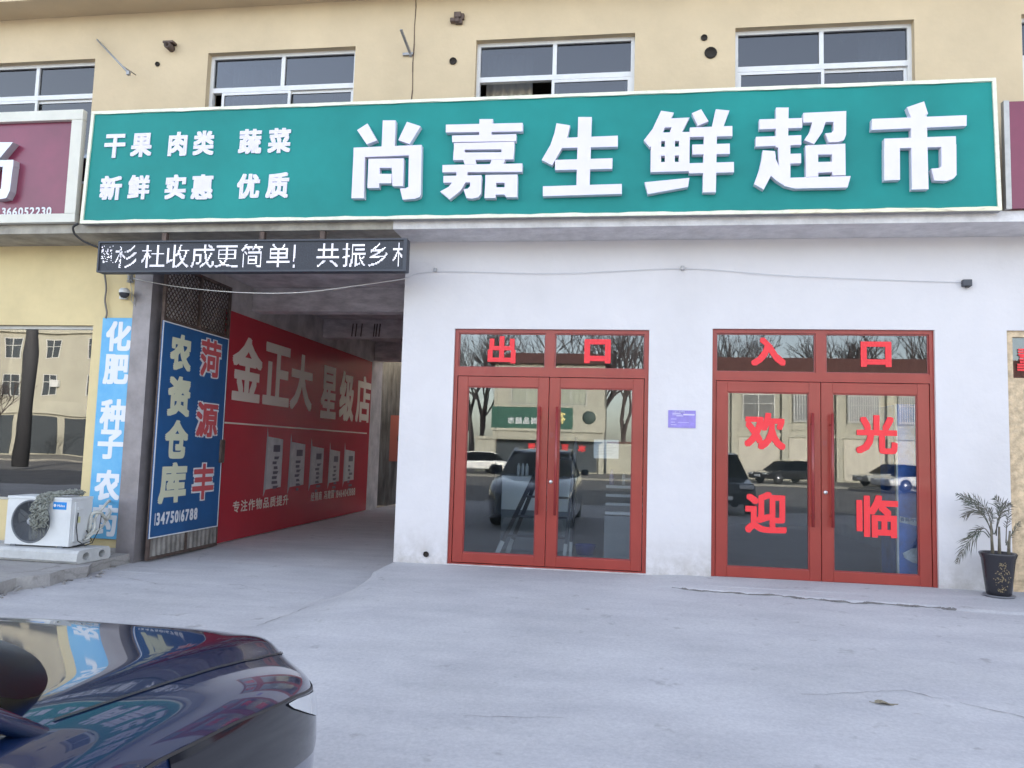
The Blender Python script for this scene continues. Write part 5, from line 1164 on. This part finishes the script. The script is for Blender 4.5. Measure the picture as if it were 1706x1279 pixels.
b = B(); b.box((-3.59, YO+.21, 3.12), (-1.2, YO+.35, 4.8)); b.box((-9.7, YO+.355, 3.0), (-1.2, YO+.36, 3.2)); b.obj('cream_panel', M_oc, osg)
b = B(); b.lathe([(0, .02), (.5, .02), (.5, 0)], (-2.4, YO+.352, 4.1), 24, axis='y'); b.obj('emblem', mat('dark green emblem', (.06, .09, .08), .6), osg)
b = B(); LX = Vector((-1, 0, 0)); SYN = Vector((0, 1, 0))
text_line(b, '尚品超市', (-6.2+.0, YO+.36, 3.5), LX, PZ, SYN, .55, .1, sp=1.05); tag(b.obj('lettering', M_print, osg), kind='stuff')
b = B(); text_line(b, '花', (-4.1, YO+.36, 3.55), LX, PZ, SYN, .95, .2); text_line(b, '客', (-5.25, YO+.36, 3.55), LX, PZ, SYN, .95, .2); tag(b.obj('lettering', mat('yellow print', (.75, .62, .25), .6), osg), kind='stuff')
b = B(); text_line(b, '水 百 烟 酒', (-2.6, YO+.07, 1.55), LX, PZ, SYN, .62, .25, sp=1.5); tag(b.obj('lettering', M_ltred, os_), kind='stuff')
# three storey block mirrored in the side shop window
ob = empty('apartment_block', (-48, YO, 0), 'pale yellow three-storey block across the road, mirrored in the side shop window', 'building')
b = B(); b.box((-62, YO-10, 0), (-40.5, YO, 10.2)); b.obj('wall', M_oc2, ob)
b = B(); b.box((-62.3, YO-10.3, 10.2), (-40.2, YO+.3, 10.6)); b.obj('roof', M_oc, ob)
b = B(); b.box((-62, YO+.003, 3.4), (-40.5, YO+.25, 4.4)); b.obj('balcony_band', M_oc, ob)
for x in (-59.5, -55.5, -51.2, -47.6, -43.6):
    for z in (4.9, 8.0): opp_window(ob, x, x+1.5, z, z+1.75, YO+.03)
for x0, x1 in ((-60, -55), (-54, -50), (-49, -46), (-45.3, -42)):
    b = B(); b.box((x0, YO+.01, .1), (x1, YO+.05, 3.2)); b.obj('shopfront_glass', M_owin, ob)
b = B(); b.bevbox((-46.6, YO+.03, 5.6), (-45.8, YO+.35, 6.2), .03); b.obj('outdoor_unit', M_ac, ob)
for x0, x1, h, lab in ((-40, -21, 6.2, 'low beige terrace across the road between the yellow block and the green-signed shop'), (37, 75, 7.5, 'beige terrace across the road beyond the warehouse row'), (-110, -66, 8.5, 'long cream terrace across the road left of the yellow block')):
    t = empty('terrace', ((x0+x1)/2, YO-6, 0), lab, 'building'); b = B(); b.box((x0, YO-14, 0), (x1, YO-6, h)); b.obj('wall', M_oc2, t)
    b = B(); b.box((x0-.3, YO-14.3, h), (x1+.3, YO-5.6, h+.3)); b.obj('roof', M_oroof, t)
    n = int((x1-x0)/5)
    for i in range(n): opp_window(t, x0+1.5+i*5, x0+3.7+i*5, h-2.4, h-.8, YO-5.96)
pw = B(); gx_ = refl(808, 790, YO+3).x; pw.box((gx_-.7, YO+3, 0), (gx_+.7, YO+3.5, 2.3)); pw.box((gx_-.8, YO+2.9, 2.3), (gx_+.8, YO+3.6, 2.5)); tag(pw.obj('gate_post', M_oc, origin=(gx_, YO+3.2, 0)), 'stout cream gate post left of the shop across the road', 'gate post')
pw = B(); pw.box((-1.1, YO-2, 0), (7.2, YO-1.7, 2.3)); pw.box((-1.1, YO-2.05, 2.3), (7.2, YO-1.65, 2.42), 1); tag(pw.obj('boundary_wall', [M_oc, M_oroof], origin=(3, YO-2, 0)), 'low pale boundary wall between the two buildings across the road', 'wall')
# utility pole mirrored in the side window
b = B(); b.tube([(-31.0, -27, 0), (-31.0, -27, 11)], [.36, .26], 12); pl_ = b.obj('utility_pole', mat('dark pole', (.05, .05, .055), .8), origin=(-31, -27, 0)); tag(pl_, 'dark utility pole across the forecourt, mirrored in the side shop window', 'pole')
b = B(); b.bevbox((-31.9, -26.75, 9.6), (-30.1, -26.6, 9.75), .02); b.obj('crossarm', M_steel, pl_)

# bare trees
M_bark = mat('bare branches', (.10, .078, .075), .9, var=.2)
def tree(x, y, h, seed, lab, spread=1.0, depth=6):
    rr = random.Random(seed); t = empty('bare_tree', (x, y, 0), lab, 'tree'); tr = B(); cr_ = B()
    def grow(p, d, L, r, lv):
        n = 3 if lv < 4 else 2; pts_ = [p]; q = p.copy(); dd = d.copy()
        for i in range(n):
            dd = (dd+Vector((rr.uniform(-.16, .16), rr.uniform(-.16, .16), rr.uniform(-.02, .12)))).normalized(); q = q+dd*L/n; pts_.append(q.copy())
        (tr if lv == 0 else cr_).tube(pts_, [r*(1-.35*i/n) for i in range(n+1)], 6 if lv < 2 else 3, cap=False)
        if lv >= depth: return
        k = 3 if lv < 3 else rr.choice((2, 3, 3))
        for i in range(k):
            a = rr.uniform(0, 2*PI); sp = rr.uniform(.35, .75)*spread
            nd = (dd+Vector((math.cos(a)*sp, math.sin(a)*sp, rr.uniform(-.05, .25)))).normalized()
            st_ = pts_[-1] if i < 2 else pts_[-2]
            grow(st_, nd, L*rr.uniform(.62, .8), r*.62, lv+1)
    grow(Vector((x, y, 0)), Vector((0, 0, 1)), h*.30, h*.019, 0)
    tr.obj('trunk', M_bark, t); cr_.obj('crown', M_bark, t)
tree(.2, YO-3.5, 14, 11, 'bare tree behind the low boundary wall, nearest the green-signed shop'); tree(5.6, YO-1, 12, 12, 'tall bare tree behind the low boundary wall, beside the warehouse row')
tree(-11.3, YO-5, 14, 13, 'dense bare tree beside the cream gate post', 1.1); tree(-17.5, YO+2, 11, 14, 'bare tree in front of the low terrace', 1.1); tree(-6, YO-16, 16, 15, 'bare tree rising behind the green-signed shop roof')
tree(-12.6, YO-8, 15, 31, 'bare tree rising behind the low terrace, second from its right end', 1.2); tree(-20.5, YO-3, 13, 32, 'bare tree before the low terrace, left of the lone front one', 1.2); tree(-10.2, YO-12, 15, 33, 'bare tree squeezed between the low terrace and the green-signed shop', 1.2)
tree(8.0, YO-12, 14, 34, 'bare tree behind the gap between shop and warehouse row', 1.1); tree(15.5, YO-13, 15, 35, 'bare tree rising behind the second shutter of the warehouse row', 1.1); tree(23, YO-13, 15, 36, 'bare tree rising behind the fourth shutter of the warehouse row', 1.1); tree(-3, YO-14, 15, 37, 'bare tree behind the right end of the green-signed shop roof', 1.1)
tree(12, YO-16, 15, 16, 'bare tree rising behind the left end of the warehouse row'); tree(19, YO-15, 15, 17, 'bare tree rising behind the middle of the warehouse row'); tree(27, YO-16, 15, 18, 'bare tree rising behind the right end of the warehouse row')
tree(-51.5, -36, 10, 19, 'small bare street tree before the yellow block'); tree(-42.5, -37, 6.5, 20, 'young bare street tree right of the small one before the yellow block')

# parked cars opposite
def far_car(x, y, rz, col, lab, suv=False, name='parked_car'):
    t = empty('parked_car', (x, y, 0), lab, 'car', 'cars parked across the road'); t.rotation_euler.z = rz
    m = mat('paint '+lab[:14], col, .25, .3, coat=1); hz = 1.0 if suv else .82; rz_ = 1.68 if suv else 1.42
    prof = [(2.25, .35), (2.28, .62), (2.1, hz-.12), (1.1, hz), (.35, rz_-.06), (-.1, rz_), (-1.2, rz_-.02), (-1.75 if not suv else -2.0, hz+.12 if not suv else rz_-.2), (-2.2, hz), (-2.28, .6), (-2.2, .35)]
    bodyp = [(2.25, .3), (2.3, .6), (2.12, hz-.14), (1.1, hz), (-1.9, hz+.05), (-2.25, hz), (-2.3, .6), (-2.22, .3)]
    def ext(pr, w0, w1=None, mi=0):
        b = B(); k = len(pr); b.add([(a, -w0, c) for a, c in pr]+[(a, w0, c) for a, c in pr], [(i, (i+1) % k, k+(i+1) % k, k+i) for i in range(k)]+[tuple(range(k)), tuple(range(k, 2*k))]); return b
    def put(b, name, mm, par=t):
        me = b.mesh(name); me.materials.append(mm); o = bpy.data.objects.new(name, me); COL.objects.link(o); o.parent = par
        return o
    o = put(ext(bodyp, .88), 'body', m); md = o.modifiers.new('b', 'BEVEL'); md.width = .08; md.segments = 3
    gh = [(1.2, hz-.02), (.38, rz_-.05), (-.1, rz_), (-1.2, rz_-.02), (-1.55 if not suv else -1.95, rz_-.12), (-2.1, hz)]
    b = B(); k = len(gh); b.add([(a, -.84 if c < hz+.1 else -.64, c) for a, c in gh]+[(a, .84 if c < hz+.1 else .64, c) for a, c in gh], [(i, (i+1) % k, k+(i+1) % k, k+i) for i in range(k)]+[tuple(range(k)), tuple(range(k, 2*k))]); put(b, 'window', M_carglass)
    b = B(); b.add([(.36, -.66, rz_-.04), (.36, .66, rz_-.04), (-.1, .66, rz_+.01), (-.1, -.66, rz_+.01), (-1.2, .66, rz_-.01), (-1.2, -.66, rz_-.01), (-1.6 if not suv else -1.95, .66, rz_-.1), (-1.6 if not suv else -1.95, -.66, rz_-.1)], [(0, 1, 2, 3), (3, 2, 4, 5), (5, 4, 6, 7)]); o = put(b, 'roof', m); o.modifiers.new('s', 'SOLIDIFY').thickness = .04
    for sx_ in (1.4, -1.4):
        for sy_ in (-.82, .82):
            b = B(); b.lathe([(0, -.1), (.3, -.1), (.33, -.06), (.33, .06), (.3, .1), (0, .1)], (sx_, sy_, .33), 20, axis='y'); wq = put(b, 'wheel', M_tyre); b = B(); b.lathe([(0, math.copysign(.115, sy_)), (.2, math.copysign(.11, sy_)), (.2, 0)], (sx_, sy_, .33), 16, axis='y'); put(b, 'rim', M_rim, wq)
    for sy_ in (-.62, .62):
        b = B(); b.bevbox((2.15, sy_-.18, hz-.28), (2.3, sy_+.18, hz-.16), .02); put(b, 'headlamp', mat('clear lamp', (.6, .62, .65), .1, spec=.8)); b = B(); b.bevbox((-2.3, sy_-.18, hz-.22), (-2.2, sy_+.18, hz-.08), .02); put(b, 'tail_lamp', mat('red lamp lens', (.3, .01, .01), .15))
    b = B(); b.box((2.27, -.25, .42), (2.305, .25, .54)); put(b, 'number_plate', M_print)
    return t
far_car(refl(1312, 790, -40.5).x, -40.5, math.radians(150), (.015, .015, .017), 'black hatchback car parked before the warehouse shutters')
far_car(refl(1492, 800, -40.8).x, -40.8, math.radians(165), (.42, .42, .40), 'silver saloon car parked right of the warehouse shutters')
far_car(refl(1535, 805, -34).x, -34.0, math.radians(165), (.7, .7, .7), 'white saloon car on the near lane of the road', False)
far_car(refl(783, 790, -40).x, -40.0, math.radians(160), (.65, .67, .7), 'white saloon car parked left of the gate post')
far_car(refl(1196, 760, -13.5).x, -14.5, math.radians(90), (.012, .014, .02), 'black car parked at the kerb, mirrored at the edge of the entrance door', True)
